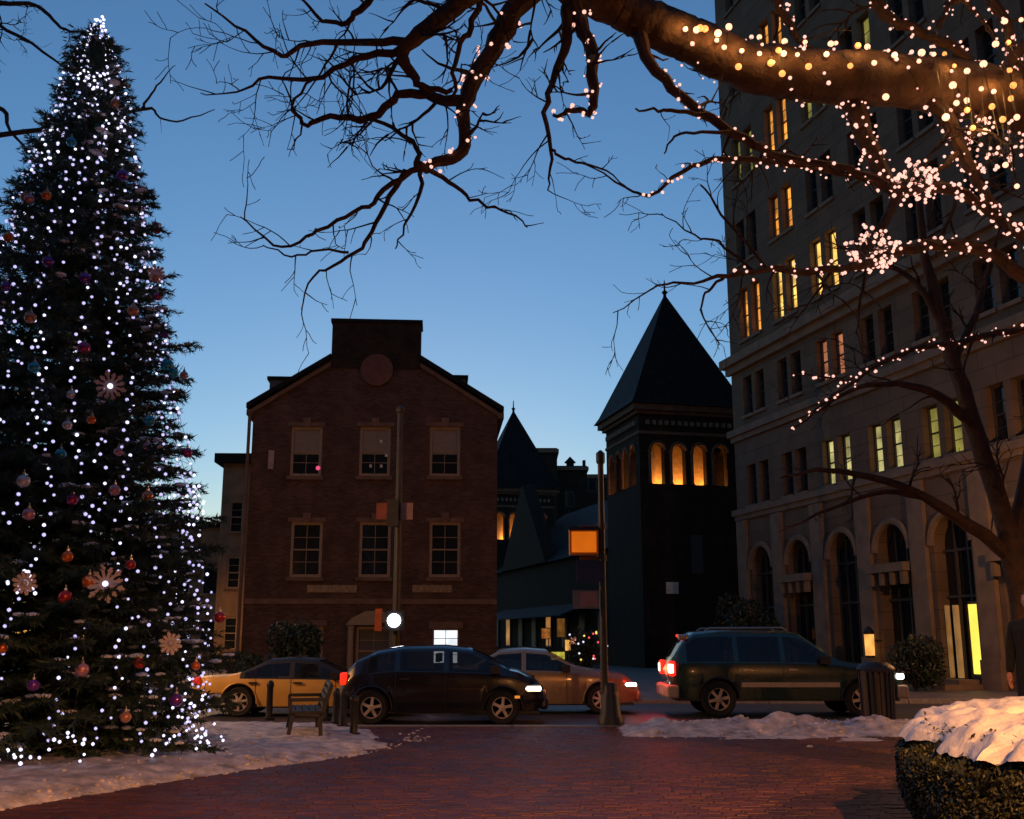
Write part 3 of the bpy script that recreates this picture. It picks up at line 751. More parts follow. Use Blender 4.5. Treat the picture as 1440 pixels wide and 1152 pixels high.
def make_car(name, label, loc_, L, W, top, belt, wx, wr, side_win, wind, rear, paint, sill=.24, spokes=5, rim_m=None, seats=(), stripe=None, doors=(), handles=(), bumper_m=None, rails=False, roof_m=None):
    """top, belt: (x, z) tables from tail (0) to nose (L); wx wheel centres; wind/rear: x ranges of the screens"""
    t = thing(name, label, 'car', loc_); rim_m = rim_m or alloy
    hw = W / 2; st = .05; xs = [i * st for i in range(int(L / st) + 1)]
    if xs[-1] < L - .001: xs.append(L)
    ar = wr + .065
    f = lambda tb, x: pline(tb, x)
    secs = []
    for x in xs:
        e = min(x, L - x); w = hw * (1 - .16 * math.exp(-e / .16) - .06 * math.exp(-e / .6))
        zb = sill + .10 * math.exp(-e / .25)
        for c in wx:
            dx = abs(x - c)
            if dx < ar: zb = max(zb, wr + math.sqrt(ar * ar - dx * dx))
        zbelt = f(belt, x); zt = max(f(top, x), zbelt + .001); h = zt - zbelt
        zb = min(zb, zbelt - .12); zm = max(zb + .03, sill + .5 * (zbelt - sill))
        wr_ = w - .04 - .34 * h
        lerp = lambda t_: (w - .03 + (wr_ - w + .03) * t_, zbelt + (zt - .06 * min(1, h * 4) - zbelt) * t_)
        p2 = lerp(0); a_ = lerp(.08); b_ = lerp(.90); p3 = lerp(1)
        secs.append([(w - .05, zb), (w, zm), (w - .005, (zm + zbelt) / 2), p2, a_, b_, p3, (wr_ - .09, zt - .012), (wr_ * .5, zt + .012), (0, zt + .02)])
    body = MB(); n = len(secs[0])
    inr = lambda x, rr: any(a <= x - 1e-6 and x + st <= b + 1e-6 + st * .99 for a, b in rr)
    panes = {}
    for sd in (-1, 1):
        base = len(body.v)
        for i, s in enumerate(secs):
            body.v += [(xs[i], sd * y_, z_) for y_, z_ in s]
        for i in range(len(xs) - 1):
            xm = (xs[i] + xs[i + 1]) / 2
            for j in range(n - 1):
                q = (base + i * n + j, base + i * n + j + 1, base + (i + 1) * n + j + 1, base + (i + 1) * n + j)
                wi = next((k for k, (a, b) in enumerate(side_win) if a < xm < b), None)
                if j == 4 and wi is not None and secs[i][5][1] - secs[i][4][1] > .05: panes.setdefault(('side_window', sd, wi), []).append(q); continue
                if j in (7, 8) and wind[0] < xm < wind[1]: panes.setdefault(('windscreen', 0, 0), []).append(q); continue
                if j in (7, 8) and rear and rear[0] < xm < rear[1]: panes.setdefault(('rear_window', 0, 0), []).append(q); continue
                if roof_m and j >= 3 and wx[0] < xm < wx[1] - .5 and secs[i][9][1] - secs[i][3][1] > .09: panes.setdefault(('roof', 0, 0), []).append(q); continue
                body.f.append(q)
    for i in (0, len(xs) - 1):
        l = [(xs[i], -y_, z_) for y_, z_ in secs[i]]; r_ = [(xs[i], y_, z_) for y_, z_ in secs[i]][::-1]
        body.face(l + r_[1:])
    bo = body.build('body', paint, t, 35); fixn(bo)
    for (nm, sd, wi), qs in panes.items():
        p = MB()
        for q in qs: p.face([body.v[k] for k in q])
        MBo = p.build(nm, roof_m if nm == 'roof' else carglass, t, True); fixn(MBo)
    u = MB().box(.12, L - .12, -hw + .1, hw - .1, sill - .03, sill + .02)
    for c in wx: pass
    u.build('underbody', trim_m, t)
    MB().box(wx[0] - ar, wx[0] + ar, -hw + .28, hw - .28, sill + .02, wr + ar + .03).build('wheel_housing', trim_m, t)
    MB().box(wx[1] - ar, wx[1] + ar, -hw + .28, hw - .28, sill + .02, wr + ar + .0).build('wheel_housing', trim_m, t)
    for c in wx:
        for sd in (-1, 1): wheel(t, c, sd * (hw - .13), wr, sd, spokes, rim_m)
    for sd in (-1, 1):
        for c in wx:
            MB().tube([(c + (ar + .012) * math.cos(R(a)), sd * (hw - .015), wr + (ar + .012) * math.sin(R(a))) for a in range(-5, 186, 10)], .016, 5).build('arch_lip', paint if not stripe else trim_m, t)
    zsec = lambda x, tt: secs[min(len(xs) - 1, int(x / st))]
    for sd in (-1, 1):
        for dx in doors:
            s = zsec(dx, 0); pts = [(dx, sd * (y_ + .004), z_) for y_, z_ in s[:7]]
            MB().tube([pts[0], pts[1], pts[2], pts[3]], .006, 4).build('door_seam', trim_m, t)
        for (hx, hz) in handles:
            s = zsec(hx, 0); MB().box(hx - .09, hx + .09, *sorted((sd * (s[2][0] + .002), sd * (s[2][0] + .035))), hz - .018, hz + .018).build('door_handle', trim_m if not stripe else chrome, t)
        if stripe:
            z0, z1, sm = stripe
            a = wx[0] + ar + .05; b = wx[1] - ar - .05
            MB().box(a, b, *sorted((sd * (hw - .02), sd * (hw + .022))), z0, z1).build('side_moulding', sm, t)
        mx = wind[0] + .02 if wind else 0
        s = zsec(wind[1], 0); mx = wind[1] - .28
        MB().box(mx - .1, mx + .08, *sorted((sd * (hw - .03), sd * (hw + .17))), s[3][1] + .02, s[3][1] + .17).build('mirror', trim_m, t)
        if rails: MB().tube([(rails[0], sd * (secs[int(rails[0] / st)][7][0] - .0), f(top, rails[0]) + .01), (rails[0] + .1, sd * secs[int(rails[0] / st)][7][0], f(top, rails[0]) + .07), (rails[1] - .1, sd * secs[int(rails[0] / st)][7][0], f(top, rails[1]) + .07), (rails[1], sd * secs[int(rails[0] / st)][7][0], f(top, rails[1]) + .01)], .02, 6).build('roof_rail', chrome, t)
    for (sx, sz) in seats:
        for yy in (-.36, .36):
            MB().box(sx - .25, sx + .25, yy - .24, yy + .24, sz - .15, sz).build('seat', seat_m, t)
            MB().box(sx - .3, sx - .18, yy - .24, yy + .24, sz, sz + .52).build('seat_back', seat_m, t)
            MB().box(sx - .28, sx - .2, yy - .12, yy + .12, sz + .55, sz + .72).build('head_rest', seat_m, t)
    if bumper_m:
        for (xa, xb) in ((-.10, .16), (L - .16, L + .08)):
            bb = MB().box(xa, xb, -hw + .05, hw - .05, sill + .02, sill + .30).build('bumper', bumper_m, t)
            mod = bb.modifiers.new('round', 'BEVEL'); mod.width = .05; mod.segments = 3
    return t
def lamp_part(t, name, box, mat, bev=.03, parent=None):
    o = MB().box(*box).build(name, mat, parent or t)
    if bev: md = o.modifiers.new('round', 'BEVEL'); md.width = bev; md.segments = 2
    return o
ROAD = -0.10
# dark hatchback
hs = P(475, 1019, 21.2); hf = P(768, 1019, 21.2); HL = hf.x - hs.x
dk = pm('dark_plum_paint', (.012, .010, .016), .22, .1, 2, .02, 20, coat=.6)
c = make_car('hatchback', 'dark plum rounded hatchback with headlight on, nearest car on the road', (hs.x, 22.1, ROAD), HL, 1.72,
    top=[(0, .75), (.08, .98), (.3, 1.22), (.7, 1.40), (1.2, 1.48), (2.0, 1.49), (2.5, 1.44), (2.95, 1.24), (3.3, 1.04), (3.42, 1.02), (HL - .25, .88), (HL, .66)],
    belt=[(0, .74), (.3, .93), (1.0, .98), (2.5, .96), (3.3, .94), (HL - .3, .82), (HL, .64)],
    wx=(.62, HL - .84), wr=.325, side_win=[(.55, 1.05), (1.13, 2.0), (2.1, 3.1)], wind=(2.55, 3.3), rear=(.15, .6), paint=dk, sill=.24, spokes=5, rim_m=alloy,
    seats=((1.2, .62), (2.1, .62)), doors=(1.08, 2.05, 3.05), handles=((1.25, .86), (2.2, .86)))
lamp_part(c, 'bumper', (-.06, .1, -.74, .74, .30, .56), dk, .06); lamp_part(c, 'bumper', (HL - .12, HL + .05, -.70, .70, .28, .52), dk, .06)
for sd in (-1, 1):
    h = lamp_part(c, 'headlight', (HL - .42, HL - .10, *sorted((sd * .56, sd * .84)), .60, .76), chrome, .05)
    lamp_part(c, 'headlight_lens', (HL - .40, HL - .085, *sorted((sd * .575, sd * .852)), .62, .74), lit('headlight_glow', (1, .72, .42), 2.2), .05, h)
    h = lamp_part(c, 'tail_light', (-.02, .12, *sorted((sd * .5, sd * .74)), .74, .98), lit('tail_red', (1, .03, .01), .5), .04)
    MB().box(HL - .6, HL - .5, *sorted((sd * .84, sd * .863)), .50, .55).build('side_marker', lit('amber_marker', (1, .35, .05), .3), c)
lamp_part(c, 'grille', (HL - .02, HL + .02, -.42, .42, .50, .60), trim_m, .01)
lamp_part(c, 'number_plate', (-.075, -.061, -.26, .26, .42, .54), pm('plate', (.5, .5, .5), .5), 0)
# gold sedan behind it
gs = P(899, 990, 24.4).x; GL = 4.65
gold = pm('gold_paint', (.36, .24, .13), .3, .08, 2, .02, 20, metal=.4, coat=.5)
SED_TOP = [(0, .80), (.1, .95), (.75, 1.0), (1.0, 1.08), (1.55, 1.38), (2.1, 1.42), (2.6, 1.38), (3.3, 1.02), (3.45, .98), (4.35, .84), (4.65, .62)]
SED_BELT = [(0, .78), (.3, .90), (1.0, .92), (2.5, .90), (3.3, .89), (4.3, .80), (4.65, .60)]
def sedan(name, label, x, y, paint, zk=1.0, roof_m=None):
    return make_car(name, label, (x, y, ROAD), GL, 1.76, [(a, b * zk) for a, b in SED_TOP], [(a, b * zk) for a, b in SED_BELT], (1.0, GL - .84), .315, [(1.1, 2.05), (2.15, 3.1)], (2.65, 3.32), (.95, 1.5), paint, .22, 7, alloy,
                    ((1.7, .55), (2.4, .55)), doors=(1.35, 2.1, 3.05), handles=((1.3, .82 * zk), (2.25, .82 * zk)), roof_m=roof_m)
def sedan_lights(c, head):
    for sd in (-1, 1):
        h = lamp_part(c, 'headlight', (GL - .34, GL - .06, *sorted((sd * .52, sd * .84)), .56, .70), chrome, .05)
        lamp_part(c, 'headlight_lens', (GL - .32, GL - .045, *sorted((sd * .54, sd * .852)), .58, .685), head, .05, h)
        lamp_part(c, 'tail_light', (-.03, .12, *sorted((sd * .45, sd * .84)), .66, .82), lit('tail_red_dim', (1, .04, .02), .25), .04)
    lamp_part(c, 'bumper', (GL - .10, GL + .05, -.72, .72, .26, .50), c.children[0].data.materials[0], .06)
    lamp_part(c, 'bumper', (-.06, .1, -.74, .74, .28, .52), c.children[0].data.materials[0], .06)
    lamp_part(c, 'number_plate', (-.075, -.061, -.26, .26, .38, .50), pm('plate', (.5, .5, .5), .5), 0)
    lamp_part(c, 'grille', (GL - .02, GL + .02, -.40, .40, .52, .62), trim_m, .01)
c = sedan('sedan', 'gold sedan half hidden behind the dark hatchback and signal pole', gs - GL, 25.2, gold)
sedan_lights(c, lit('sedan_headlight', (1, .85, .65), 3.0))
ys = P(580, 990, 24.0).x
c = sedan('sedan', 'yellow sedan with black roof partly hidden behind the decorated fir and bollards', ys - GL, 24.3, pm('yellow_paint', (.80, .46, .10), .4, .08, 2, .02, 20), .86, trim_m)
sedan_lights(c, lit('yellow_headlight', (1, .6, .25), .9))
# green SUV
s0 = P(946, 1000, 23.4).x; s1 = P(1276, 1000, 23.4).x; SL = s1 - s0
green = pm('dark_green_paint', (.008, .034, .026), .28, .1, 2, .02, 20, coat=.6)
tan = pm('tan_cladding', (.50, .36, .22), .5, .1, 4, .05)
SZ = SL / 5.0
c = make_car('estate_car', 'dark green four wheel drive estate car with tan side stripe and roof rails', (s0, 24.3, ROAD), SL, 1.86,
    top=[(0, .95), (.06, 1.15), (.30 * SZ, 1.58), (.55 * SZ, 1.76), (1.0, 1.80), (2.6 * SZ, 1.79), (2.85 * SZ, 1.74), (3.6 * SZ, 1.20), (3.75 * SZ, 1.15), (SL - .25, 1.02), (SL, .80)],
    belt=[(0, .92), (.2, 1.10), (3.6 * SZ, 1.08), (SL - .3, .98), (SL, .78)],
    wx=(1.0 * SZ, SL - .92), wr=.37, side_win=[(.35, 1.35 * SZ), (1.45 * SZ, 2.35 * SZ), (2.45 * SZ, 3.45 * SZ)], wind=(2.9 * SZ, 3.58 * SZ), rear=(.08, .45), paint=green,
    sill=.36, spokes=6, rim_m=pm('tan_alloy', (.6, .44, .28), .45, .15, 6, .1, 40, metal=.1), seats=((1.7, .85), (2.75, .85)), stripe=(.62, .72, tan), doors=(1.42 * SZ, 2.4 * SZ, 3.4 * SZ),
    handles=((1.62 * SZ, .98), (2.6 * SZ, .98)), bumper_m=tan, rails=(.8, 2.6 * SZ))
tl = lit('brake_red', (1, .03, .015), 4.5); 
for sd in (-1, 1):
    h = lamp_part(c, 'tail_light', (-.03, .10, *sorted((sd * .60, sd * .86)), .84, 1.16), lit('brake_red_case', (1, .02, .01), .7), .04)
    lamp_part(c, 'tail_lens', (-.045, .06, *sorted((sd * .66, sd * .875)), .90, 1.10), lit('brake_core', (1, .35, .22), 4.0), .03, h)
    h = lamp_part(c, 'headlight', (SL - .2, SL + .0, *sorted((sd * .5, sd * .82)), .76, .92), chrome, .03)
    lamp_part(c, 'headlight_lens', (SL - .16, SL + .015, *sorted((sd * .52, sd * .84)), .78, .90), lit('white_headlight', (1, .95, .9), 3.0), .03, h)
    MB().box(SL - .4, SL - .25, *sorted((sd * .83, sd * .90)), .94, 1.05).build('side_marker', lit('red_marker', (1, .06, .05), .5), c)
lamp_part(c, 'third_brake_light', (.28, .34, -.2, .2, 1.66, 1.72), lit('brake_red_case', (1, .02, .01), .7), .01)
lamp_part(c, 'rear_roof_glint', (.20, .42, -.72, -.60, 1.60, 1.72), chrome, .02)  # bright metal block added in place of a glint at the rear roof corner
lamp_part(c, 'number_plate', (-.115, -.101, -.26, .26, .45, .58), pm('plate', (.5, .5, .5), .5), 0)
for sd in (-1, 1):
    ld = bpy.data.lights.new('brake_lamp', 'POINT'); ld.energy = 7; ld.color = (1, .03, .01); ld.shadow_soft_size = .12
    lo = bpy.data.objects.new('brake_lamp', ld); COL.objects.link(lo); lo.parent = c; lo.location = (-.22, sd * .72, 1.0)

# ------------------------------------------------------------------ leafy plants
def leaf_cloud(pts_normals, size, seed, k=1.0):
    r_ = random.Random(seed); mb = MB()
    for p, n_ in pts_normals:
        p = Vector(p); a = Vector((r_.gauss(0, 1), r_.gauss(0, 1), r_.gauss(0, 1))) + Vector(n_) * k; a.normalize()
        t = a.orthogonal().normalized(); b = a.cross(t); s = size * r_.uniform(.6, 1.3); th = r_.uniform(0, 6.28)
        d = t * math.cos(th) + b * math.sin(th); e_ = a.cross(d)
        mb.face([p - d * s, p + e_ * s * .45, p + d * s, p - e_ * s * .45])
    return mb
def shrub(name, label, c, rx, ry, h, mat, seed, nleaf=2600, leaf=.06):
    t = thing(name, label, 'shrub', c); r_ = random.Random(seed); pts = []
    st = MB()
    for i in range(6):
        a = r_.uniform(0, 6.28); st.tube([(0, 0, 0), (rx * .3 * math.cos(a), ry * .3 * math.sin(a), h * .4), (rx * .6 * math.cos(a), ry * .6 * math.sin(a), h * .8)], [.04, .03, .01], 5)
    st.build('stem', twigm, t)
    lobes = [(r_.uniform(-.5, .5) * rx, r_.uniform(-.5, .5) * ry, h * r_.uniform(.3, .8), r_.uniform(.35, .6)) for _ in range(12)]
    for i in range(nleaf):
        lx, ly, lz, lr = r_.choice(lobes); v = Vector((r_.gauss(0, 1), r_.gauss(0, 1), r_.gauss(0, 1))).normalized()
        q = v * r_.uniform(.5, 1) ** .5
        pts.append(((lx + q.x * rx * lr, ly + q.y * ry * lr, max(.03, lz + q.z * h * lr * .6)), v))
    leaf_cloud(pts, leaf, seed).build('foliage', mat, t)
    return t
p = P(411, 955, 33); shrub('shrub', 'dark rounded evergreen bush before the left door of the brick house', (p.x, p.y, 0), .95, .8, 2.0, leafd, 3, 5000, .07)
p = P(345, 955, 32); shrub('shrub', 'low dark bush at the left corner of the brick house', (p.x, p.y, 0), .9, .8, 1.1, leafd, 4, 2500, .07)
p = P(1058, 940, 44); shrub('shrub', 'dark bush at the foot of the tower beside the stone building', (p.x, p.y, 0), 1.5, 1.2, 3.2, leafd, 5, 5000, .09)
p = P(1288, 955, 33); shrub('shrub', 'dark bush before the stone building right of the litter bin', (p.x, p.y, 0), 1.0, .9, 1.6, leafd, 6, 4000, .07)
# small lit tree by the market stalls
p = P(826, 950, 44)
t = shrub('shrub', 'small bush dotted with tiny coloured lights near the signal pole', (p.x, p.y, 0), .9, .8, 1.9, leafd, 8, 2500, .07)
r_ = random.Random(3)
for nm, colr, k_ in (('white_fairy_light', (.8, .8, 1), 7), ('red_fairy_light', (1, .1, .08), 5), ('yellow_fairy_light', (1, .7, .15), 5)):
    for i in range(k_):
        MB().ball((r_.uniform(-.75, .75), -.78, r_.uniform(.7, 1.9)), .045, 1).build('fairy_light', lit(nm, colr, .5), t)
# lit stall signs further up the street
def stall(px0, px1, py0, py1, D, label, col, s_):
    a = P(px0, py1, D); b = P(px1, py0, D); t = thing('lit_sign', label, 'sign', (a.x, D, 0)); W = b.x - a.x
    MB().box(0, W, 0, .12, a.z, b.z).build('panel', lit('sign_' + label[:9].replace(' ', '_'), col, s_, .5, 4), t)
    MB().box(-.04, W + .04, .121, .2, a.z - .04, b.z + .04).build('frame', iron, t)
    for x in (.05, W - .05): MB().bar((x, .16, 0), (x, .16, a.z), .05).build('leg', iron, t)
stall(775, 794, 917, 928, 46, 'yellow lit sign low behind the gold sedan', (.9, .8, .1), .22)
stall(795, 802, 900, 915, 48, 'orange lit sign low left of the signal pole', (1, .5, .12), .35)
stall(803, 810, 896, 906, 50, 'pale red lit sign low left of the signal pole', (1, .4, .25), .28)
stall(762, 773, 884, 898, 55, 'small amber lit sign above the gold sedan', (.9, .3, .06), .14)
stall(784, 794, 870, 896, 60, 'tall dim amber lit sign above the gold sedan', (.8, .32, .05), .06)

# ------------------------------------------------------------------ bare trees
def smooth_path(pts, sub=4):
    P4 = [Vector((p[0].x, p[0].y, p[0].z, p[1])) for p in pts]; out = []
    for i in range(len(P4) - 1):
        p0, p1, p2, p3 = P4[max(0, i - 1)], P4[i], P4[i + 1], P4[min(len(P4) - 1, i + 2)]
        for k in range(sub):
            t = k / sub
            q = .5 * ((2 * p1) + (p2 - p0) * t + (2 * p0 - 5 * p1 + 4 * p2 - p3) * t * t + (3 * p1 - p0 - 3 * p2 + p3) * t ** 3)
            out.append(q)
    out.append(P4[-1]); return out
def wobble(path, amt, r_):
    for q in path[1:-1]:
        for k in range(3): q[k] += r_.gauss(0, amt)
    return path
def twig(mb, p, d, L, r0, depth, r_, up=0.0):
    n = max(4, int(L / .06)); n = min(n, 10); pts = [p.copy()]; d = d.normalized(); seg = L / n
    bend = Vector((r_.gauss(0, .5), r_.gauss(0, .5), r_.gauss(0, .4) + up)) * .35
    for i in range(n):
        d = (d + bend / n + Vector((r_.gauss(0, .14), r_.gauss(0, .14), r_.gauss(0, .14)))).normalized()
        pts.append(pts[-1] + d * seg)
        if depth > 0 and i > 0 and r_.random() < .5:
            s = d.orthogonal().normalized(); s = Matrix.Rotation(r_.uniform(0, 6.28), 3, d) @ s
            twig(mb, pts[-1], d * .75 + s * r_.uniform(.5, 1.0), L * r_.uniform(.3, .6), r0 * .62, depth - 1, r_, up)
    mb.tube(pts, [max(.0028, r0 * (1 - .75 * i / n)) for i in range(n + 1)], 4, False)
def branch(root, pts, D=None, name='branch', dens=1.2, tl=.55, td=1, seed=1, mat=None, wob=.01, up=0.0, k=8, start=0.0, twigs=None, sub=4):
    """pts: (px, py, D, radius)"""
    r_ = random.Random(seed)
    path = smooth_path([(P(q[0], q[1], q[2]), q[3]) for q in pts], sub); wobble(path, wob, r_)
    mb = MB(); mb.tube([Vector(q[:3]) for q in path], [max(.003, q[3]) for q in path], k)
    if path[0][3] > .09:                                             # knobbly bark on the thick ones
        for a_ in range(len(path)):
            c_ = Vector(path[a_][:3]); rad_ = path[a_][3]
            for b_ in range(k):
                v_ = Vector(mb.v[a_ * k + b_]); n_ = noise.noise(v_ * 3.1) * .16 + noise.noise(v_ * 9.0) * .09
                mb.v[a_ * k + b_] = tuple(v_ + (v_ - c_) * n_)
    mb.build(name, mat or bark, root, True)
    acc = 0
    for i in range(1, len(path)):
        a = Vector(path[i - 1][:3]); b = Vector(path[i][:3]); l = (b - a).length; acc += l * dens
        while acc > 1:
            acc -= 1
            if i / len(path) < start: continue
            d = (b - a).normalized(); s = d.orthogonal().normalized(); s = Matrix.Rotation(r_.uniform(0, 6.28), 3, d) @ s
            twig(twigs, a.lerp(b, r_.random()), d * r_.uniform(.2, .9) + s, tl * r_.uniform(.5, 1.3), min(.022, max(.006, path[i][3] * .45)), td, r_, up)
    return [(Vector(q[:3]), q[3]) for q in path]

def string(name, label, path, mat, spacing=.085, turns=6.0, br=.017, wire=True, group=None, big=0.0, seed=1, double=1):
    """a light string wound round a branch path: wire plus bulbs"""
    r_ = random.Random(seed); t = thing(name, label, 'light string', path[0][0], 0, group); o = path[0][0]
    total = sum((path[i + 1][0] - path[i][0]).length for i in range(len(path) - 1)); n = max(8, int(total / .03))
    pts = []; cum = [0]
    for i in range(len(path) - 1): cum.append(cum[-1] + (path[i + 1][0] - path[i][0]).length)
    bulbs = MB(); nb = 0; wv = []
    for q in range(n * double + 1):
        s = total * (q % (n + 1)) / n; i = max(0, min(len(path) - 2, int(np.searchsorted(cum, s)) - 1)); f = (s - cum[i]) / max(1e-6, cum[i + 1] - cum[i])
        c_ = path[i][0].lerp(path[i + 1][0], f); rr = path[i][1] + (path[i + 1][1] - path[i][1]) * f + .012
        d = (path[i + 1][0] - path[i][0]).normalized(); e1 = d.orthogonal().normalized(); e2 = d.cross(e1)
        a = turns * 2 * math.pi * s + 2.1 * (q // (n + 1)); w_ = c_ + (e1 * math.cos(a) + e2 * math.sin(a)) * rr; wv.append(w_ - o)
    acc = 0
    for q in range(1, len(wv)):
        l = (wv[q] - wv[q - 1]).length
        if l > .4: continue
        acc += l
        if acc > spacing:
            acc -= spacing * r_.uniform(.7, 1.4)
            j = Vector((r_.gauss(0, 1), r_.gauss(0, 1), r_.gauss(0, 1))) * .018
            bulbs.ball(wv[q] + j, br * r_.choice((.5, .65, .8, .9, 1.0, 1.15)), 1)
    if wire: MB().tube(wv[:n + 1], .0035, 3, False).build('wire', cable, t)
    if bulbs.v: bulbs.build('bulbs', mat, t)['kind'] = 'stuff'
    return t

# --- the big foreground tree, trunk just outside the frame on the right
T1 = thing('bare_tree', 'big bare tree with thick limb wrapped in warm fairy lights, top right', 'tree', (0, 0, 0)); TW = MB()
limb = [(1640, 265, 9.6, .36), (1500, 168, 9.4, .30), (1380, 130, 9.2, .26), (1250, 113, 9.0, .25), (1130, 105, 8.9, .235), (1050, 93, 8.8, .22), (975, 58, 8.7, .20), (910, 28, 8.6, .19), (850, 2, 8.5, .18), (780, -26, 8.4, .15), (690, -70, 8.3, .10)]
start = P(*limb[0][:3])
trunk = [(Vector((start.x + .35, start.y + .1, -.1)), .62), (Vector((start.x + .3, start.y + .1, .6)), .47), (Vector((start.x + .15, start.y, 2.6)), .42), (start, .37), (start + Vector((-.3, .2, 2.6)), .30), (start + Vector((-1.2, 0, 5.0)), .2)]
tp = smooth_path(trunk); MB().tube([Vector(q[:3]) for q in tp], [q[3] for q in tp], 14).build('trunk', bark, T1, True)
B_ = {}
B_['limb'] = branch(T1, limb, name='limb', dens=.5, tl=.9, td=2, seed=2, k=24, sub=10, wob=.006, start=.25, twigs=TW)
def br(key, pts, **kw):
    kw.setdefault('twigs', TW); kw.setdefault('seed', len(B_) + 3); kw['dens'] = kw.get('dens', 1) * 2.1; B_[key] = branch(T1, pts, **kw)
br('A', [(762, -22, 8.4, .11), (722, 15, 8.3, .095), (692, 68, 8.2, .085), (660, 130, 8.15, .075), (651, 170, 8.1, .055), (650, 212, 8.1, .05), (615, 229, 8.05, .045), (586, 237, 8.0, .04)], dens=.8, tl=.6, td=2)
br('A1', [(590, 237, 8.0, .028), (540, 266, 7.95, .022), (520, 290, 7.9, .018), (470, 310, 7.9, .016), (430, 335, 7.8, .013), (385, 345, 7.8, .010), (338, 305, 7.7, .005)], dens=2.2, tl=.45)
br('A2', [(570, 240, 8.0, .024), (542, 288, 8.05, .02), (515, 340, 8.1, .016), (480, 370, 8.1, .013), (440, 390, 8.2, .009), (424, 435, 8.2, .005)], dens=2.2, tl=.45)
br('A2b', [(490, 355, 8.1, .012), (450, 352, 8.0, .010), (410, 360, 8.0, .008), (370, 345, 8.0, .005)], dens=2, tl=.3)
br('A3', [(605, 240, 8.05, .022), (640, 262, 8.1, .017), (672, 286, 8.1, .013), (715, 300, 8.1, .009), (742, 320, 8.1, .005)], dens=2.5, tl=.35)
br('A4', [(592, 240, 8.0, .02), (588, 280, 7.9, .014), (570, 320, 7.9, .009), (556, 350, 7.9, .005)], dens=2, tl=.35)
br('A5', [(648, 142, 8.1, .05), (600, 136, 8.2, .042), (560, 134, 8.2, .036), (520, 166, 8.2, .032), (465, 162, 8.2, .024), (430, 176, 8.2, .02), (414, 150, 8.2, .01), (395, 110, 8.2, .005)], dens=2.4, tl=.6, td=2)
br('A6', [(586, 236, 8.0, .024), (586, 206, 8.0, .02), (540, 174, 8.05, .016), (480, 165, 8.1, .012)], dens=2, tl=.4)
br('U', [(760, -90, 8.1, .16), (690, -35, 7.9, .12), (646, 0, 7.8, .085), (602, 40, 7.8, .075), (565, 75, 7.8, .05), (580, 104, 7.8, .038), (592, 122, 7.8, .03), (636, 126, 7.8, .02)], dens=1.6, tl=.7, td=2)
br('U1', [(580, 56, 7.8, .04), (520, 60, 7.8, .03), (432, 60, 7.8, .022), (395, 80, 7.7, .018), (345, 45, 7.7, .012), (288, 5, 7.6, .006)], dens=2.4, tl=.6, td=2)
br('U2', [(562, 70, 7.8, .035), (500, 85, 7.9, .026), (440, 112, 7.9, .02), (380, 108, 7.9, .014), (330, 130, 7.9, .008), (282, 131, 7.9, .004)], dens=2.4, tl=.6, td=2)
br('U3', [(680, -20, 7.9, .03), (668, 30, 7.9, .026), (648, 62, 7.9, .022), (640, 105, 7.9, .018), (637, 140, 8, .012)], dens=2, tl=.5)
br('U4', [(530, -15, 7.9, .035), (512, 10, 7.9, .03), (488, 32, 7.9, .024), (452, 28, 7.9, .016), (420, -5, 7.9, .01)], dens=2.5, tl=.5, td=2)
br('U5', [(440, 112, 7.9, .012), (410, 150, 7.9, .01), (425, 178, 7.9, .008), (405, 210, 7.9, .004)], dens=2.2, tl=.35)
br('B', [(800, -20, 8.4, .09), (815, 28, 8.4, .07), (830, 68, 8.35, .055), (834, 115, 8.3, .048), (832, 156, 8.3, .035), (805, 156, 8.3, .025), (778, 162, 8.3, .015)], dens=1.2, tl=.5, td=2)
br('B2', [(798, 10, 8.4, .06), (796, 60, 8.4, .045), (778, 105, 8.4, .03), (768, 160, 8.4, .022), (776, 225, 8.4, .014), (770, 268, 8.4, .006)], dens=2.4, tl=.55, td=2)
br('B3', [(774, 210, 8.4, .014), (800, 228, 8.4, .012), (840, 234, 8.4, .009), (880, 262, 8.4, .005)], dens=1.8, tl=.3)
br('C', [(900, 35, 8.6, .08), (908, 78, 8.5, .055), (945, 124, 8.5, .045), (1000, 168, 8.5, .042), (1060, 203, 8.5, .038), (1110, 222, 8.6, .034), (1200, 238, 8.7, .03)], dens=1.4, tl=.45)
br('C2', [(1000, 168, 8.5, .025), (955, 156, 8.4, .018), (925, 155, 8.4, .014), (894, 153, 8.3, .008)], dens=1.0, tl=.25)
br('C3', [(1030, 186, 8.5, .02), (985, 187, 8.4, .014), (950, 191, 8.4, .011), (934, 216, 8.4, .006)], dens=1.2, tl=.2)
br('D', [(1245, 262, 8.8, .05), (1180, 240, 8.75, .04), (1090, 228, 8.7, .032), (1020, 224, 8.65, .026), (960, 242, 8.6, .02), (915, 276, 8.5, .014), (880, 262, 8.5, .01), (820, 230, 8.4, .005)], dens=1.4, tl=.4)
br('E', [(1185, 108, 9.0, .14), (1205, 165, 9.0, .10), (1230, 222, 8.95, .085), (1258, 268, 8.9, .07), (1300, 262, 8.9, .06), (1345, 268, 8.9, .05), (1395, 300, 9.0, .05), (1460, 345, 9.2, .06)], dens=1.0, tl=.5)
br('E2', [(1262, 270, 8.9, .05), (1245, 310, 8.85, .04), (1222, 345, 8.8, .035), (1200, 368, 8.8, .02)], dens=1.2, tl=.4)
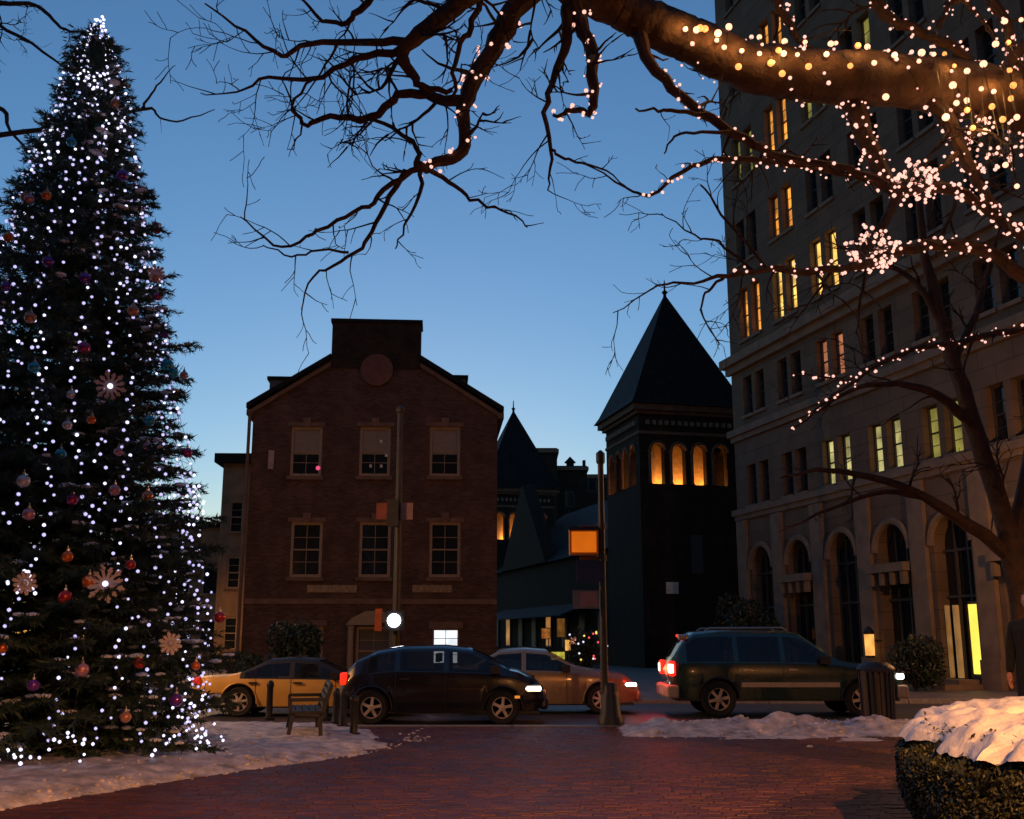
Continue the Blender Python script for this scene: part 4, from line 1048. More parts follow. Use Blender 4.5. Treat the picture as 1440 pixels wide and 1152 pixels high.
br('F', [(1640, 470, 9.5, .14), (1520, 425, 9.3, .10), (1440, 388, 9.1, .07), (1390, 354, 9.0, .06), (1330, 344, 8.9, .055), (1270, 352, 8.8, .05), (1215, 373, 8.7, .042), (1150, 382, 8.6, .034), (1090, 380, 8.5, .028), (1025, 388, 8.4, .02), (975, 398, 8.4, .013), (925, 402, 8.4, .009), (862, 440, 8.4, .004)], dens=1.6, tl=.5, td=2, start=.45)
br('F2', [(1020, 388, 8.4, .014), (995, 410, 8.4, .011), (985, 435, 8.4, .008), (1012, 485, 8.4, .004)], dens=2.6, tl=.35)
br('F3', [(1060, 382, 8.5, .014), (1010, 340, 8.5, .011), (975, 330, 8.5, .008), (930, 300, 8.5, .004)], dens=3, tl=.4, td=2)
br('F4', [(1080, 380, 8.5, .014), (1015, 300, 8.5, .011), (985, 260, 8.5, .008)], dens=3, tl=.4, td=2)
br('G1', [(1075, -60, 9.0, .08), (1092, 0, 9.0, .05), (1112, 40, 9.0, .035), (1140, 68, 9.0, .028), (1175, 80, 9.0, .02)], dens=1, tl=.4)
br('G2', [(1200, -50, 9.1, .09), (1245, 18, 9.1, .06), (1290, 44, 9.1, .05), (1335, 64, 9.1, .045), (1380, 100, 9.1, .04), (1402, 150, 9.1, .03)], dens=1, tl=.5)
br('G3', [(1320, 40, 9.2, .03), (1332, 12, 9.2, .025), (1352, 2, 9.2, .02), (1382, 28, 9.2, .018), (1400, 60, 9.2, .014)], dens=1, tl=.3)
br('H1', [(1300, 118, 9.0, .09), (1335, 175, 9.0, .07), (1362, 228, 9.0, .055), (1378, 262, 9.0, .045), (1420, 330, 9.0, .03)], dens=1, tl=.5)
br('H2', [(1445, 60, 9.3, .06), (1405, 115, 9.2, .05), (1380, 165, 9.1, .04), (1350, 210, 9.0, .03), (1310, 250, 8.9, .02)], dens=1, tl=.5)
br('H3', [(1380, -30, 9.3, .06), (1415, 40, 9.3, .05), (1435, 110, 9.3, .05)], dens=1, tl=.5)
tw_o = TW.build('twigs', twigm, T1); tw_o['kind'] = 'stuff'
W_ = 'light_string'
string(W_, 'warm light string on the hooked limb end at the upper centre, left strand', B_['A'][3:21], warm, .07, 3.0, .019, seed=1)
string(W_, 'short warm light string at the lowest hook of the upper centre branch', B_['A'][22:], warm, .045, 5.0, .019, seed=2)
string(W_, 'warm light string on the short hanging branch right of the hooked one', B_['B'][2:], warm, .06, 4.0, .018, seed=3)
string(W_, 'warm light string along the long dark branch crossing under the thick limb', B_['C'][6:], warm, .085, 4.5, .016, seed=4)
string(W_, 'warm light string on the thin branch reaching left into the blue sky', B_['D'][:22], warm, .06, 5.0, .016, seed=5)
string(W_, 'dense warm light string on the crooked branch below the thick limb', B_['E'], warm, .06, 5, .019, seed=6, double=2)
string(W_, 'warm light string on the low horizontal branch above the gold office windows', B_['F'][10:37], warm, .06, 4.5, .017, seed=7)
string(W_, 'warm light string climbing out of the top edge above the office building', B_['G1'], warm, .075, 5, .016, seed=8)
string(W_, 'warm light string on the branch slanting down from the top edge at right', B_['G2'], warm, .075, 5, .016, seed=9)
string(W_, 'small loop of warm lights near the top right corner', B_['G3'], warm, .075, 5, .015, seed=10)
string(W_, 'warm light string on the branch dropping from the thick limb at right', B_['H1'], warm, .06, 5, .018, seed=11)
string(W_, 'warm light string slanting down left from the right edge', B_['H2'], warm, .07, 4, .018, seed=12)
string(W_, 'warm light string hanging at the extreme top right corner', B_['H3'], warm, .08, 4, .018, seed=13)
string(W_, 'string of small warm lights wound loosely round the thick limb', B_['limb'][15:62], warm, .13, .8, .02, seed=15, double=2)
# tangles: bundled strings around a branch fork
def tangle(label, px, py, D, rad, n, seed):
    c_ = P(px, py, D); t = thing('light_tangle', label, 'light string', c_); r_ = random.Random(seed); b = MB(); pts = []
    for i in range(n):
        v = Vector((r_.gauss(0, 1), r_.gauss(0, 1), r_.gauss(0, 1))).normalized() * rad * r_.uniform(.55, 1.0); v.z *= .9; pts.append(v); b.ball(v, .018 * r_.uniform(.8, 1.25), 1)
    MB().tube(pts, .004, 3, False).build('wire', cable, t); b.build('bulbs', warm, t)['kind'] = 'stuff'
tangle('round tangle of warm lights at the branch fork, right of the lower one', 1284, 258, 8.85, .24, 85, 1)
tangle('round tangle of warm lights hanging lowest above the gold office windows', 1226, 350, 8.75, .25, 110, 2)
tangle('loose tangle of warm lights near the right edge', 1395, 205, 9.1, .35, 60, 3)
# big bulbs on the thick limb
t = thing('bulb_garland', 'garland of large glowing amber bulbs along the thick limb', 'light string', P(975, 60, 8.6)); o_ = t.location.copy()
r_ = random.Random(8); LP = B_['limb']; wires = []
spots = []
for i in range(46):
    f = .12 + .52 * i / 46 + r_.uniform(-.006, .006); k = f * (len(LP) - 1); a_ = int(k); q = LP[a_][0].lerp(LP[a_ + 1][0], k - a_); rr = LP[a_][1]
    d = (LP[a_ + 1][0] - LP[a_][0]).normalized(); e1 = Vector((0, 0, 1)) - d * d.z; e1.normalize(); e2 = d.cross(e1)
    if e2.y > 0: e2 = -e2
    a = r_.uniform(-1.2, 1.35) if i % 3 else r_.uniform(-.4, .4)
    spots.append(q + (e1 * math.sin(a) + e2 * math.cos(a)) * (rr + .05))
for px, py, D in ((1413, 30, 9.0), (1436, 28, 9.0), (1418, 60, 9.0), (1400, 62, 9.0), (1380, 125, 8.8), (1395, 150, 8.8), (1360, 155, 8.8), (1410, 168, 8.8), (1430, 165, 8.8), (1385, 185, 8.8), (1368, 180, 8.8), (1414, 232, 8.8), (1430, 262, 8.8), (1345, 145, 8.7), (1330, 165, 8.7), (1360, 100, 8.8), (1340, 120, 8.75), (1425, 120, 8.9)): spots.append(P(px, py, D))
pth = sorted(spots, key=lambda v: v.x)
MB().tube([v - o_ for v in pth], .005, 3, False).build('wire', cable, t)
for v in spots:
    MB().ball(v - o_, .027 * r_.uniform(.7, 1.25), 2).build('bulb', r_.choice((warmb, warmb, amberb)), t)

for k in range(0, len(spots), 4):
    ld = bpy.data.lights.new('bulb_light', 'POINT'); ld.energy = 1.3; ld.color = (1, .42, .12); ld.shadow_soft_size = .03
    lo = bpy.data.objects.new('bulb_light', ld); COL.objects.link(lo); lo.parent = t; lo.location = spots[k] - o_ + Vector((0, -.06, .0))
# --- smaller tree behind the hedge on the right
T2 = thing('bare_tree', 'smaller bare tree with arching dark branches before the stone building', 'tree', (0, 0, 0)); TW = MB()
g0 = G(1440, 1062)
def b2(key, pts, **kw):
    kw.setdefault('twigs', TW); kw.setdefault('seed', len(B_) + 30); B_[key] = branch(T2, pts, **kw)
b2('t', [(1462, 1064, 14, .20), (1450, 960, 14, .16), (1434, 835, 14, .145), (1416, 748, 14, .13), (1384, 642, 14, .12), (1352, 545, 14, .11), (1322, 445, 14, .085), (1300, 350, 14, .06), (1290, 260, 14, .04)], name='trunk', dens=.6, tl=.9, td=2, start=.4, k=10)
b2('t2', [(1424, 800, 14, .12), (1440, 700, 14, .11), (1462, 560, 14, .09), (1480, 400, 14, .06)], name='stem', dens=.8, tl=.8, td=2)
b2('k1', [(1413, 776, 14, .10), (1345, 727, 13.9, .085), (1283, 691, 13.8, .06), (1210, 668, 13.7, .045), (1150, 661, 13.6, .03), (1098, 672, 13.5, .012)], dens=1.3, tl=.7, td=2)
b2('k2', [(1305, 702, 13.8, .05), (1245, 692, 13.9, .036), (1170, 716, 14, .025), (1095, 748, 14, .01)], dens=1.2, tl=.6)
b2('k3', [(1372, 602, 14, .08), (1320, 556, 13.8, .06), (1262, 540, 13.7, .045), (1205, 545, 13.6, .03), (1150, 580, 13.6, .012)], dens=1.4, tl=.7, td=2)
b2('k4', [(1470, 462, 13.9, .05), (1400, 468, 13.8, .045), (1345, 482, 13.7, .04), (1290, 490, 13.6, .036), (1250, 506, 13.6, .032), (1205, 533, 13.6, .026), (1160, 566, 13.6, .02), (1112, 606, 13.6, .01)], dens=1.2, tl=.6, td=1)
b2('k5', [(1330, 470, 14, .06), (1290, 400, 14, .04), (1230, 370, 14, .03), (1180, 390, 14, .012)], dens=1.6, tl=.7, td=2)
b2('k6', [(1210, 534, 13.6, .02), (1165, 531, 13.6, .015), (1118, 526, 13.6, .008)], dens=1, tl=.4)
b2('k7', [(1340, 510, 14, .06), (1380, 420, 14, .045), (1400, 340, 14, .03)], dens=1.6, tl=.8, td=2)
tw_o = TW.build('twigs', twigm, T2); tw_o['kind'] = 'stuff'
string(W_, 'drooping warm light string on the smaller tree, ending lowest of all', B_['k4'][2:], warm, .075, 3, .021, seed=20)
string(W_, 'short warm light string level above the drooping one', B_['k6'], warm, .07, 3, .02, seed=21)

# --- tree left, reaching in behind the fir
T0 = thing('bare_tree', 'bare tree outside the left edge with twigs behind the decorated fir', 'tree', (0, 0, 0)); TW = MB()
def b0_(pts, **kw):
    kw.setdefault('twigs', TW); kw.setdefault('seed', len(B_) + 60); B_[len(B_)] = branch(T0, pts, **kw)
b0_([(-330, 1015, 20, .42), (-320, 800, 20, .34), (-300, 500, 20, .3), (-270, 250, 20, .22), (-240, 20, 20, .14), (-230, -200, 20, .08)], name='trunk', dens=.3, tl=1, td=1, k=10)
b0_([(-290, 300, 20, .14), (-180, 60, 19, .10), (-60, -5, 18.5, .06), (0, 4, 18.5, .05), (50, 8, 18.5, .04), (75, 28, 18.5, .03), (100, 45, 18.5, .024), (150, 40, 18.5, .01)], dens=1.2, tl=.8, td=2, start=.3)
b0_([(-280, 300, 20, .13), (-150, 120, 19.5, .08), (-40, 38, 18.5, .05), (10, 42, 18.5, .035), (60, 72, 18.5, .025), (120, 120, 18.5, .01)], dens=1.2, tl=.8, td=2, start=.3)
b0_([(-290, 400, 20, .13), (-150, 220, 19.5, .08), (-40, 150, 18.5, .05), (5, 155, 18.5, .04), (12, 182, 18.5, .03), (50, 220, 18.5, .015)], dens=1.2, tl=.7, td=2, start=.3)
b0_([(-150, 220, 19.5, .06), (0, 190, 18.5, .05), (120, 175, 18.5, .04), (205, 152, 18.5, .03), (225, 165, 18.5, .02), (258, 170, 18.5, .016), (302, 154, 18.5, .008)], dens=.5, tl=.5)
b0_([(200, 152, 18.5, .03), (208, 138, 18.5, .022), (226, 115, 18.5, .016), (247, 92, 18.5, .006)], dens=.8, tl=.3)
TW.build('twigs', twigm, T0)['kind'] = 'stuff'

# ------------------------------------------------------------------ decorated fir
FD = 14.6; fb = P(45, 1060, FD); FX, FY = fb.x, FD; tip = P(141, 32, FD); FX = (FX + tip.x) / 2
FH = tip.z; FR = 2.62
def frad(z): return FR * max(0, 1 - z / FH) ** .82 * (1 if z > 1.0 else .92 + .08 * z)
fir = thing('decorated_fir', 'tall decorated fir covered in cool white lights and baubles on the snow', 'christmas tree', (FX, FY, 0))
MB().tube([(0, 0, -.05), (0, 0, FH * .5), (0, 0, FH)], [.2, .11, .015], 8).build('trunk', bark, fir)
r_ = random.Random(21); nv = []; nf = []; wood = MB(); sn = MB()
def needles(p, d, L, n_):
    d = d.normalized(); s = d.orthogonal().normalized(); b = d.cross(s)
    for i in range(n_):
        f = i / n_; q = p + d * (L * f); a = r_.uniform(0, 6.283); o = (s * math.cos(a) + b * math.sin(a)); l = r_.uniform(.06, .115)
        e_ = q + (d * .7 + o).normalized() * l; w_ = d.cross(o) * .012
        k = len(nv); nv.extend((tuple(q - w_), tuple(q + w_), tuple(e_))); nf.append((k, k + 1, k + 2))
z = .12
while z < FH - .2:
    Rz = frad(z); nbr = max(6, int(6 + Rz * 7.0))
    off_ = r_.uniform(0, 6.28)
    for i in range(nbr):
        a = off_ + 6.283 * i / nbr + r_.gauss(0, .14); L = Rz * r_.uniform(.74, 1.12); d = Vector((math.cos(a), math.sin(a), 0))
        if r_.random() < .06: L *= 1.12
        zz = z + r_.uniform(-.12, .12); drop = -.30 * (1 - z / FH) + .42 * (z / FH)
        pth = [Vector((0, 0, zz)), d * (L * .5) + Vector((0, 0, zz + L * drop * .35)), d * L + Vector((0, 0, zz + L * drop * .55 + .05 * L))]
        wood.tube(pth, [.03, .016, .005], 3, False)
        ns = max(5, int(L * 14))
        tilt = Vector((-d.y, d.x, 0))
        for k in range(ns):
            f = .22 + .78 * (k + r_.random()) / ns
            q = pth[0].lerp(pth[1], f * 2) if f < .5 else pth[1].lerp(pth[2], f * 2 - 1)
            sd = 1 if k % 2 else -1; tw_l = (.20 + .34 * (1 - f)) * r_.uniform(.7, 1.2)
            dd = d * .75 + tilt * sd * r_.uniform(.5, 1.1) + Vector((0, 0, r_.uniform(-.45, .15)))
            needles(q, dd, tw_l, 22)
        needles(pth[1].lerp(pth[2], .5), pth[2] - pth[1], L * .28 + .08, 26)
        # snow caught on branch ends, more on the right side
        if r_.random() < (.7 if d.x > .15 else .14):
            for k in range(r_.randint(2, 5)):
                f = r_.uniform(.62, 1.0); q = pth[1].lerp(pth[2], f * 2 - 1) + Vector((r_.gauss(0, .05), r_.gauss(0, .05), .03))
                sn.ball(q, r_.uniform(.03, .07), 1, (1.5, 1.5, .55))
    z += .17 + .06 * (1 - z / FH)
mm = MB(); mm.v = nv; mm.f = nf
mm.build('needles', needle, fir)['kind'] = 'stuff'
wood.build('boughs', twigm, fir)['kind'] = 'stuff'
sn.build('caught_snow', snowm, fir, True)['kind'] = 'stuff'
# light strings running down the fir, zigzagging
toward = math.atan2(-FY, -FX)
NS = 22
ORD = 'first second third fourth fifth sixth seventh eighth ninth tenth eleventh twelfth thirteenth fourteenth fifteenth sixteenth seventeenth eighteenth nineteenth twentieth twenty-first twenty-second'.split()
for k in range(NS):
    a = toward + (k - (NS - 1) / 2) * (R(290) / NS) + r_.uniform(-.05, .05)
    t = thing('fir_light_string', 'string of small cool white lights hanging down the fir, %s counted from the left' % ORD[k], 'light string', (FX, FY, 0), 0, 'cool white light strings on the fir')
    wire = []; bb = MB(); bright = MB(); z = FH * (.985 if k % 3 == 0 else r_.uniform(.62, .93)); sgn = 1
    while z > .30:
        Rz = frad(z) * r_.uniform(.86, .98) * (1 if z > 1.6 else .93) + .02; aa = a + sgn * r_.uniform(.01, .055) / max(.25, Rz) + .10 * math.sin(z * 1.3 + k)
        q = Vector((math.cos(aa) * Rz, math.sin(aa) * Rz, z)); wire.append(q)
        if r_.random() < .9: (bright if r_.random() < .22 else bb).ball(q, .021 * r_.uniform(.8, 1.25), 1)
        if r_.random() < .06: bb.ball(q + Vector((.05, 0, -.03)), .02, 1)
        z -= r_.uniform(.075, .15); sgn = -sgn
        if r_.random() < .05: z -= .45
    MB().tube(wire, .004, 3, False).build('wire', cable, t)
    bb.build('bulbs', cool, t)['kind'] = 'stuff'
    if bright.v: bright.build('bright_bulbs', coolb, t)['kind'] = 'stuff'
# crown light at the tip and loose clumps near the top and lower right
t = thing('fir_light_string', 'spiral of dense cool white lights wrapped round the fir tip', 'light string', (FX, FY, 0)); bb = MB(); wire = []
for i in range(95):
    z = FH + .1 - i * .016; aa = i * .9; Rz = frad(z) + .03 + r_.uniform(0, .04); q = Vector((math.cos(aa) * Rz, math.sin(aa) * Rz, z)); wire.append(q); bb.ball(q, .022 * r_.uniform(.8, 1.2), 1)
MB().tube(wire, .004, 3, False).build('wire', cable, t); bb.build('bulbs', coolb, t)['kind'] = 'stuff'
def on_fir(px, py):
    d = ray(px, py).normalized(); s = 8.0
    while s < 24:
        p = Vector((0, 0, CAMH)) + d * s; rr = math.hypot(p.x - FX, p.y - FY)
        if rr < frad(p.z) + .05: return p
        s += .02
    return None
def clump(label, px, py, w_, h_, n_, seed):
    c_ = on_fir(px, py)
    if c_ is None: return
    q_ = random.Random(seed); t = thing('fir_light_cluster', label, 'light string', c_); b = MB(); pts = []
    for i in range(n_):
        p = on_fir(px + q_.gauss(0, w_), py + q_.gauss(0, h_))
        if p: pts.append(p - c_); b.ball(p - c_, .021 * q_.uniform(.8, 1.2), 1)
    MB().tube(pts, .004, 3, False).build('wire', cable, t); b.build('bulbs', coolb, t)['kind'] = 'stuff'
clump('bright cluster of cool lights at the lower right foot of the fir', 275, 1010, 14, 24, 24, 1)
clump('second bright cluster of cool lights low on the fir right side', 255, 1042, 24, 9, 15, 2)
clump('cluster of cool lights high on the left side of the fir', 58, 195, 12, 16, 24, 3)
clump('cluster of cool lights on the upper middle of the fir', 130, 118, 10, 16, 26, 4)
clump('cluster of cool lights on the upper right of the fir', 155, 175, 14, 16, 22, 5)
clump('cluster of cool lights at mid right beside the houses', 280, 700, 12, 16, 30, 6)
clump('cluster of cool lights low at the left edge of the fir', 25, 1060, 16, 10, 10, 7)
clump('cluster of cool lights low and left of centre on the fir', 105, 1040, 20, 12, 12, 8)
clump('cluster of cool lights at the left edge halfway down', 38, 820, 12, 16, 20, 9)
# baubles
BC = {'turquoise': (.02, .32, .45), 'red': (.5, .03, .03), 'orange': (.7, .16, .02), 'purple': (.16, .03, .32), 'pink': (.55, .25, .3), 'copper': (.5, .22, .12), 'magenta': (.4, .02, .16), 'white': (.6, .58, .62)}
bl = [('turquoise', 102, 195), ('turquoise', 50, 510), ('turquoise', 232, 505), ('turquoise', 208, 585), ('turquoise', 86, 632), ('turquoise', 240, 518),
      ('red', 205, 155), ('red', 15, 240), ('red', 217, 318), ('red', 182, 787), ('red', 195, 925), ('red', 305, 860), ('red', 92, 830),
      ('orange', 16, 328), ('orange', 68, 270), ('orange', 128, 585), ('orange', 5, 903), ('orange', 272, 930), ('orange', 125, 808), ('orange', 40, 272), ('orange', 95, 775),
      ('purple', 70, 362), ('purple', 226, 230), ('purple', 170, 240), ('purple', 48, 955), ('purple', 245, 975), ('purple', 228, 465), ('purple', 12, 398), ('purple', 120, 385),
      ('pink', 115, 932), ('pink', 42, 715), ('pink', 255, 522), ('pink', 160, 682), ('pink', 165, 630), ('pink', 205, 622), ('pink', 45, 275),
      ('copper', 215, 385), ('copper', 238, 905), ('copper', 175, 1000), ('copper', 205, 690), ('copper', 185, 430), ('copper', 45, 440), ('copper', 160, 140), ('copper', 45, 180),
      ('magenta', 218, 412), ('magenta', 260, 630), ('magenta', 102, 695), ('magenta', 72, 118), ('magenta', 118, 482), ('white', 100, 550), ('white', 35, 668), ('white', 155, 815), ('white', 95, 592)]
bl.sort(key=lambda q: q[2]); cnt = {}
for (cn_, px, py) in bl:
    p = on_fir(px, py)
    if p is None: continue
    d = Vector((p.x - FX, p.y - FY, 0)).normalized(); p = p + d * .04
    cnt[cn_] = cnt.get(cn_, 0) + 1
    t = thing('bauble', ('highest shiny %s bauble on the decorated fir' % cn_) if cnt[cn_] == 1 else ('shiny %s bauble on the decorated fir, %s from the top of its colour' % (cn_, ORD[cnt[cn_] - 1])), 'bauble', p, 0, '%s baubles on the fir' % cn_)
    rr = rng.uniform(.055, .085)
    MB().ball((0, 0, -rr), rr, 3).build('globe', pm('bauble_' + cn_, BC[cn_], .22, .05, 2, 0, metal=.35, coat=.5), t, True)
    MB().lathe([(.02, -.012), (.02, .02), (.006, .03), (.006, .06)], 8).build('cap', chrome, t)
flake_m = pm('snowflake_glitter', (.62, .52, .55), .45, .15, 12, .2, 60)
for i, (px, py, r0, lb) in enumerate(((155, 543, .2, 'large white snowflake ornament, the higher of the two big ones on the fir'), (148, 821, .23, 'large white snowflake ornament, the lower of the two big ones on the fir'),
                                 (35, 820, .14, 'white snowflake ornament at the left edge of the fir'), (220, 385, .13, 'pinkish snowflake ornament at the upper right of the fir'), (240, 905, .14, 'tan snowflake ornament low on the right of the fir'))):
    p = on_fir(px, py)
    if p is None: continue
    d = (Vector((0, 0, CAMH)) - p).normalized(); p = p + d * .16
    t = thing('snowflake_ornament', lb, 'ornament', p)
    x_ = d.orthogonal().normalized(); y_ = d.cross(x_); b = MB(); hubs = MB()
    for k in range(12):
        a = R(30) * k; u_ = x_ * math.cos(a) + y_ * math.sin(a); l = r0 * (1 if k % 2 == 0 else .86)
        MB().bar(u_ * .035, u_ * l, .034, .012, d).build('arm', flake_m, t)
        for s_ in (-1, 1):
            v_ = x_ * math.cos(a + s_ * .5) + y_ * math.sin(a + s_ * .5); b.bar(u_ * l * .6, u_ * l * .6 + v_ * l * .28, .02, .010, d)
    b.build('side_arm', flake_m, t)
    MB().ball((0, 0, 0), .035, 2).build('hub', coolb if i < 2 else flake_m, t)

# ------------------------------------------------------------------ hedge with snow, raised step, person
HC = Vector((5.38, 7.7)); HAx, HBx, HH = 2.55, 2.95, .86
hedge = thing('hedge', 'clipped rounded green hedge under thick snow at lower right', 'hedge', (HC.x, HC.y, 0))
def hsurf(a, f):     # side profile f 0..1 bottom to top
    k = .93 + .07 * math.sin(f * 2.6) - (.10 * max(0, f - .8) / .2)
    k *= 1 + .025 * noise.noise(Vector((math.cos(a) * 4, math.sin(a) * 4, f * 3)))
    return Vector((math.cos(a) * HAx * k, math.sin(a) * HBx * k, HH * f))
r_ = random.Random(4); pts = []
for i in range(60000):
    a = r_.uniform(math.pi * .5, math.pi * 1.8); f = r_.random() ** .8; q = hsurf(a, f); q *= 1; n_ = Vector((math.cos(a), math.sin(a), .3))
    q -= n_ * abs(r_.gauss(0, .05)); q.z = max(.01, q.z); pts.append((q, n_))
for i in range(9000):
    a = r_.uniform(0, 6.283); f = r_.random(); q = hsurf(a, f); n_ = Vector((math.cos(a), math.sin(a), .3)); q -= n_ * abs(r_.gauss(0, .05)); q.z = max(.01, q.z); pts.append((q, n_))
for i in range(9000):
    a = r_.uniform(0, 6.283); f = math.sqrt(r_.random()); pts.append((Vector((math.cos(a) * HAx * f * .92, math.sin(a) * HBx * f * .92, HH + r_.gauss(0, .03))), Vector((0, 0, 1))))
leaf_cloud(pts, .021, 9, 1.2).build('foliage', leafm, hedge)['kind'] = 'stuff'
core = MB(); ring = 40
for i in range(7):
    for j in range(ring):
        q = hsurf(6.283 * j / ring, i / 6) * .95; q.z = (HH - .03) * i / 6; core.v.append(tuple(q))
for i in range(6):
    for j in range(ring): core.f.append((i * ring + j, i * ring + (j + 1) % ring, (i + 1) * ring + (j + 1) % ring, (i + 1) * ring + j))
core.f.append(tuple(6 * ring + j for j in range(ring)))
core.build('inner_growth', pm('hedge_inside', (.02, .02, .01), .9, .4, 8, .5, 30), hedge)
cap = MB(); NR, NA_ = 90, 380
for i in range(NR + 1):
    for j in range(NA_):
        a = 6.283185 * j / NA_; f = 1 - (1 - i / NR) ** 1.6
        edge_ = .96 + .07 * noise.noise(Vector((math.cos(a) * 5, math.sin(a) * 5, 1))) + .05 * noise.noise(Vector((math.cos(a) * 14, math.sin(a) * 14, 5)))
        x_ = math.cos(a) * HAx * f * edge_; y_ = math.sin(a) * HBx * f * edge_
        th = .16 * (1 - f ** 7) - .09 * f ** 24 + .05 * noise.noise(Vector((x_ * 1.3, y_ * 1.3, 2))) + .045 * noise.noise(Vector((x_ * 3.6, y_ * 3.6, 7))) + .03 * noise.noise(Vector((x_ * 9, y_ * 9, 1))) + .012 * noise.noise(Vector((x_ * 22, y_ * 22, 1)))
        pit = noise.noise(Vector((x_ * 2.1 + 5, y_ * 2.1, 11)))
        if pit > .42: th -= (pit - .42) * .9
        cap.v.append((x_, y_, HH + th))
for i in range(NR):
    for j in range(NA_):
        a_, b_ = i * NA_ + j, i * NA_ + (j + 1) % NA_; cap.f.append((a_, b_, b_ + NA_, a_ + NA_))
cap.build('snow_cap', snowm, hedge, True)
st_ = MB().box(5.3, 9.5, 10.75, 13.0, -.01, .25)
tag(st_.build('stone_step', stonet), 'low stone step behind the snowy hedge where the person stands', 'step')

# person in dark coat, mostly outside the right edge
hp = P(1424, 958, 11.6)
px0 = hp.x + .29; py0 = 11.65
per = thing('person', 'person in black coat with bare hand at side, cut by the right edge', 'person', (px0, py0, .25), R(-45))
def skin(name, joints, edges, mat, parent, sub=2, rootv=0):
    me = bpy.data.meshes.new(name); me.from_pydata([j[0] for j in joints], edges, []); me.update()
    o = bpy.data.objects.new(name, me); COL.objects.link(o); o.parent = parent; me.materials.append(mat)
    md = o.modifiers.new('skin', 'SKIN'); md.use_smooth_shade = True
    for i, j in enumerate(joints):
        r0 = j[1]; sv = me.skin_vertices[0].data[i]; sv.radius = (r0, r0) if not isinstance(r0, tuple) else r0; sv.use_root = (i == rootv)
    s = o.modifiers.new('sub', 'SUBSURF'); s.levels = sub; s.render_levels = sub; return o
coat_m = pm('black_wool', (.012, .012, .014), .9, .2, 20, .3, 90); skin_m = pm('skin', (.55, .25, .18), .55, .1, 8, .1, 60); hair_m = pm('brown_hair', (.05, .025, .015), .6, .3, 30, .4, 60)
jeans = pm('dark_jeans', (.02, .025, .04), .85, .2, 12, .3, 80)
J = [((0, 0, .95), (.17, .13)), ((0, 0, 1.15), (.16, .12)), ((0, 0, 1.38), (.20, .13)), ((0, 0, 1.47), (.08, .08)), ((0, -.01, 1.53), (.058, .058)),
     ((.19, 0, 1.40), .075), ((.25, .01, 1.14), .058), ((.25, -.05, .90), .045), ((-.19, 0, 1.40), .075), ((-.25, .01, 1.14), .058), ((-.26, -.05, .90), .045),
     ((.10, 0, .86), .12), ((.10, .0, .50), .075), ((.10, .03, .10), .05), ((.11, -.10, .05), .045), ((-.10, 0, .86), .12), ((-.10, -.02, .50), .075), ((-.10, .02, .10), .05), ((-.11, -.11, .05), .045)]
E_ = [(0, 1), (1, 2), (2, 3), (3, 4), (2, 5), (5, 6), (6, 7), (2, 8), (8, 9), (9, 10), (0, 11), (11, 12), (12, 13), (13, 14), (0, 15), (15, 16), (16, 17), (17, 18)]
bd = skin('body', J, E_, coat_m, per)
hd = MB(); V_, F_ = ICO[3]
for v in V_:
    x_, y_, z_ = v; y2 = y_ * .098; x2 = x_ * .078 * (1 - .22 * max(0, -z_)); z2 = z_ * .122
    if y_ < 0: y2 *= .92
    nose = math.exp(-((x_ / .16) ** 2 + ((z_ + .12) / .2) ** 2)) if y_ < 0 else 0
    eye = sum(math.exp(-(((x_ - s * .38) / .16) ** 2 + ((z_ - .08) / .12) ** 2)) for s in (-1, 1)) if y_ < 0 else 0
    y2 -= nose * .022; y2 += eye * .010
    hd.v.append((x2, y2 - .015, z2 + 1.655))
hd.f = list(F_); h_o = hd.build('head', skin_m, per, True)
for s in (-1, 1):
    MB().ball((s * .08, 0, 1.65), .03, 2, (.35, .7, 1)).build('ear', skin_m, h_o, True); MB().ball((s * .03, -.094, 1.666), .012, 2).build('eye', pm('eye', (.3, .3, .3), .3), h_o, True)
MB().ball((0, -.1, 1.595), .024, 2, (1, .35, .28)).build('mouth', pm('lips', (.45, .12, .1), .5), h_o, True)
hr = MB()
for v in V_:
    x_, y_, z_ = v
    q = (x_ * .090, y_ * .108 + .006, z_ * .122 + 1.672)
    if y_ < -.35 and z_ < .45: q = (x_ * .070, y_ * .085, z_ * .11 + 1.665)
    hr.v.append(q)
hr.f = list(F_); hr.build('hair', hair_m, per, True)
for s in (-1, 1):
    hx, hy, hz = s * .26, -.06, .87
    pj = [((hx, hy, hz + .05), (.028, .024)), ((hx, hy - .005, hz), (.034, .018)), ((hx, hy - .01, hz - .05), (.038, .017))]; pe = [(0, 1), (1, 2)]
    for k in range(4):
        y0 = hy + .028 - k * .022; n0 = len(pj); fl = (.055, .07, .075, .066)[k]
        pj += [((hx, y0, hz - .06), .0105), ((hx - s * .004, y0, hz - .06 - fl * .5), .0095), ((hx - s * .018, y0 - .002, hz - .06 - fl), .008)]; pe += [(2, n0), (n0, n0 + 1), (n0 + 1, n0 + 2)]
    n0 = len(pj); pj += [((hx, hy - .045, hz - .01), .011), ((hx - s * .006, hy - .068, hz - .045), .009)]; pe += [(1, n0), (n0, n0 + 1)]
    skin('hand', pj, pe, skin_m, per, 1)
MB().lathe([(.20, .62), (.205, .9), (.19, 1.12), (.215, 1.36), (.12, 1.46)], 18).build('coat', coat_m, per, True).scale = (1, .74, 1)

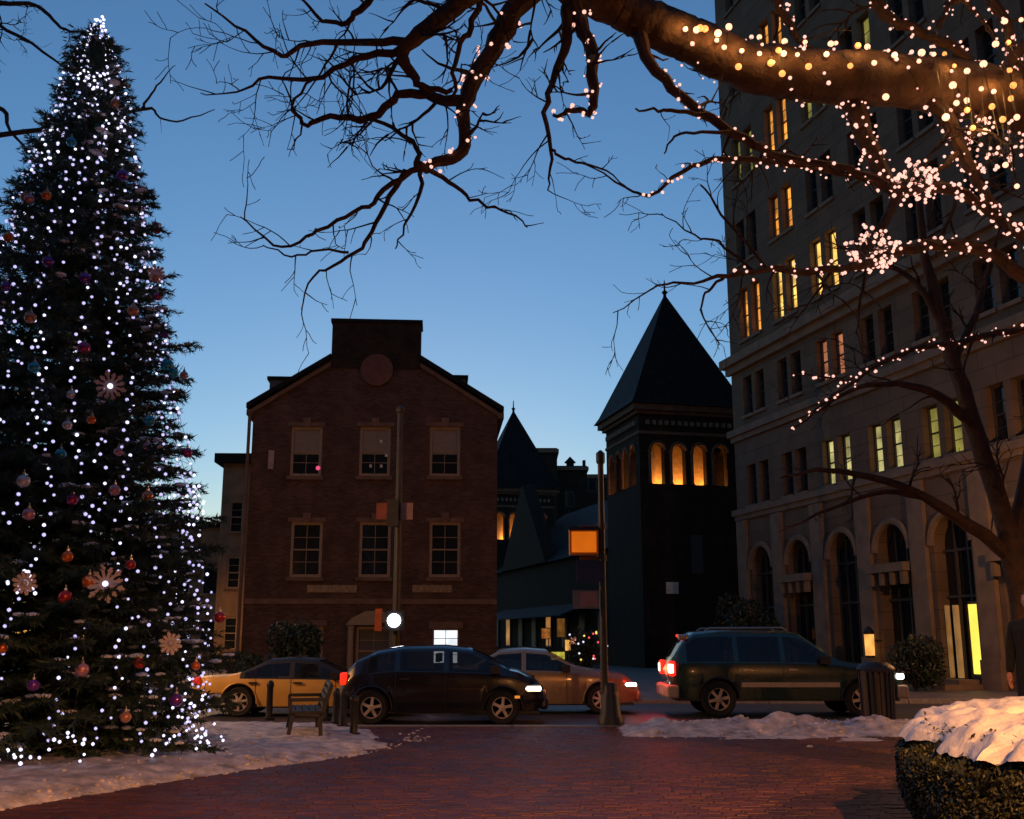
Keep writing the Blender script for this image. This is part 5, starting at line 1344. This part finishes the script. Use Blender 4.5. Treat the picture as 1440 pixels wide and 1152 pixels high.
# ------------------------------------------------------------------ street lamps outside the frame (the square's sodium lamps)
def lamp(label, x, y, h, energy, col=(1, .44, .15), kind='SPOT'):
    t = thing('street_lamp', label, 'street lamp', (x, y, 0), 0)
    MB().lathe([(.2, 0), (.2, .12), (.13, .3), (.075, .5), (.06, h - .45), (.1, h - .4), (.04, h - .35)], 12).build('post', iron, t, True)
    MB().lathe([(.22, h + .24), (.24, h + .27), (.12, h + .42), (.03, h + .55)], 8).build('hood', iron, t)
    for i in range(4):
        a = R(90) * i; MB().bar((.09 * math.cos(a), .09 * math.sin(a), h - .38), (.2 * math.cos(a), .2 * math.sin(a), h + .25), .02).build('lantern_bar', iron, t)
    MB().ball((0, 0, h - .02), .07, 2).build('lamp_bulb', lit('sodium_bulb', (1, .6, .25), 8), t)
    ld = bpy.data.lights.new('lamp_light', kind)
    if kind == 'SPOT': ld.spot_size = R(165); ld.spot_blend = .45
    ld.energy = energy; ld.color = col; ld.shadow_soft_size = .12
    lo = bpy.data.objects.new('lamp_light', ld); COL.objects.link(lo); lo.parent = t; lo.location = (0, 0, h + .12)
lamp('tall hooded street lamp lighting the square from behind the viewpoint', 3.2, -4.0, 6.2, 6200, (1, .40, .12))
lamp('black hooded street lamp right of the snowy hedge', 9.6, 1.6, 6.0, 3000, (1, .38, .11))
lamp('black street lamp on the pavement before the stone building', 13.4, 25.0, 5.0, 750, (1, .42, .14), 'POINT')
lamp('black street lamp beside the road left of the fir', -12.0, 20.0, 5.0, 1000, (1, .46, .15), 'POINT')
lamp('black hooded street lamp behind the fir, left of the brick house', -14.6, 47.0, 7.5, 1600, (1, .5, .16))

# ------------------------------------------------------------------ the square's other sides, unseen, put in to block sky light
def side_block(label, x, y, rz, W, dep, h, mat):
    t = thing('unseen_building', label, 'building', (x, y, 0), rz)
    MB().box(0, W, 0, dep, 0, h).build('wall', mat, t)
    MB().box(-.3, W + .3, -.4, dep, h, h + .7).build('cornice', stonet, t)
    n = int(W / 4.5); pv = MB().box(-.6, .6, -.05, -.004, 0, 2.1); first = None
    for i in range(n):
        for j in range(int((h - 3) / 3.8)):
            x_ = (i + .5) * W / n; z_ = 1.2 + j * 3.8
            if first is None: o = pv.build('window', panem, t); first = o
            else:
                o = first.copy(); COL.objects.link(o); o.parent = t
            o.location = (x_, 0, z_)
side_block('unseen brick office block behind the viewpoint, added to block sky light', 40, -20, R(180), 80, 12, 30, brickm)
side_block('unseen brick row on the left of the square, added to block sky light', -30, -18, R(90), 32, 12, 20, brickm)
side_block('unseen stone block on the right of the square, added to block sky light', 27, 16, R(-90), 34, 12, 32, stone)
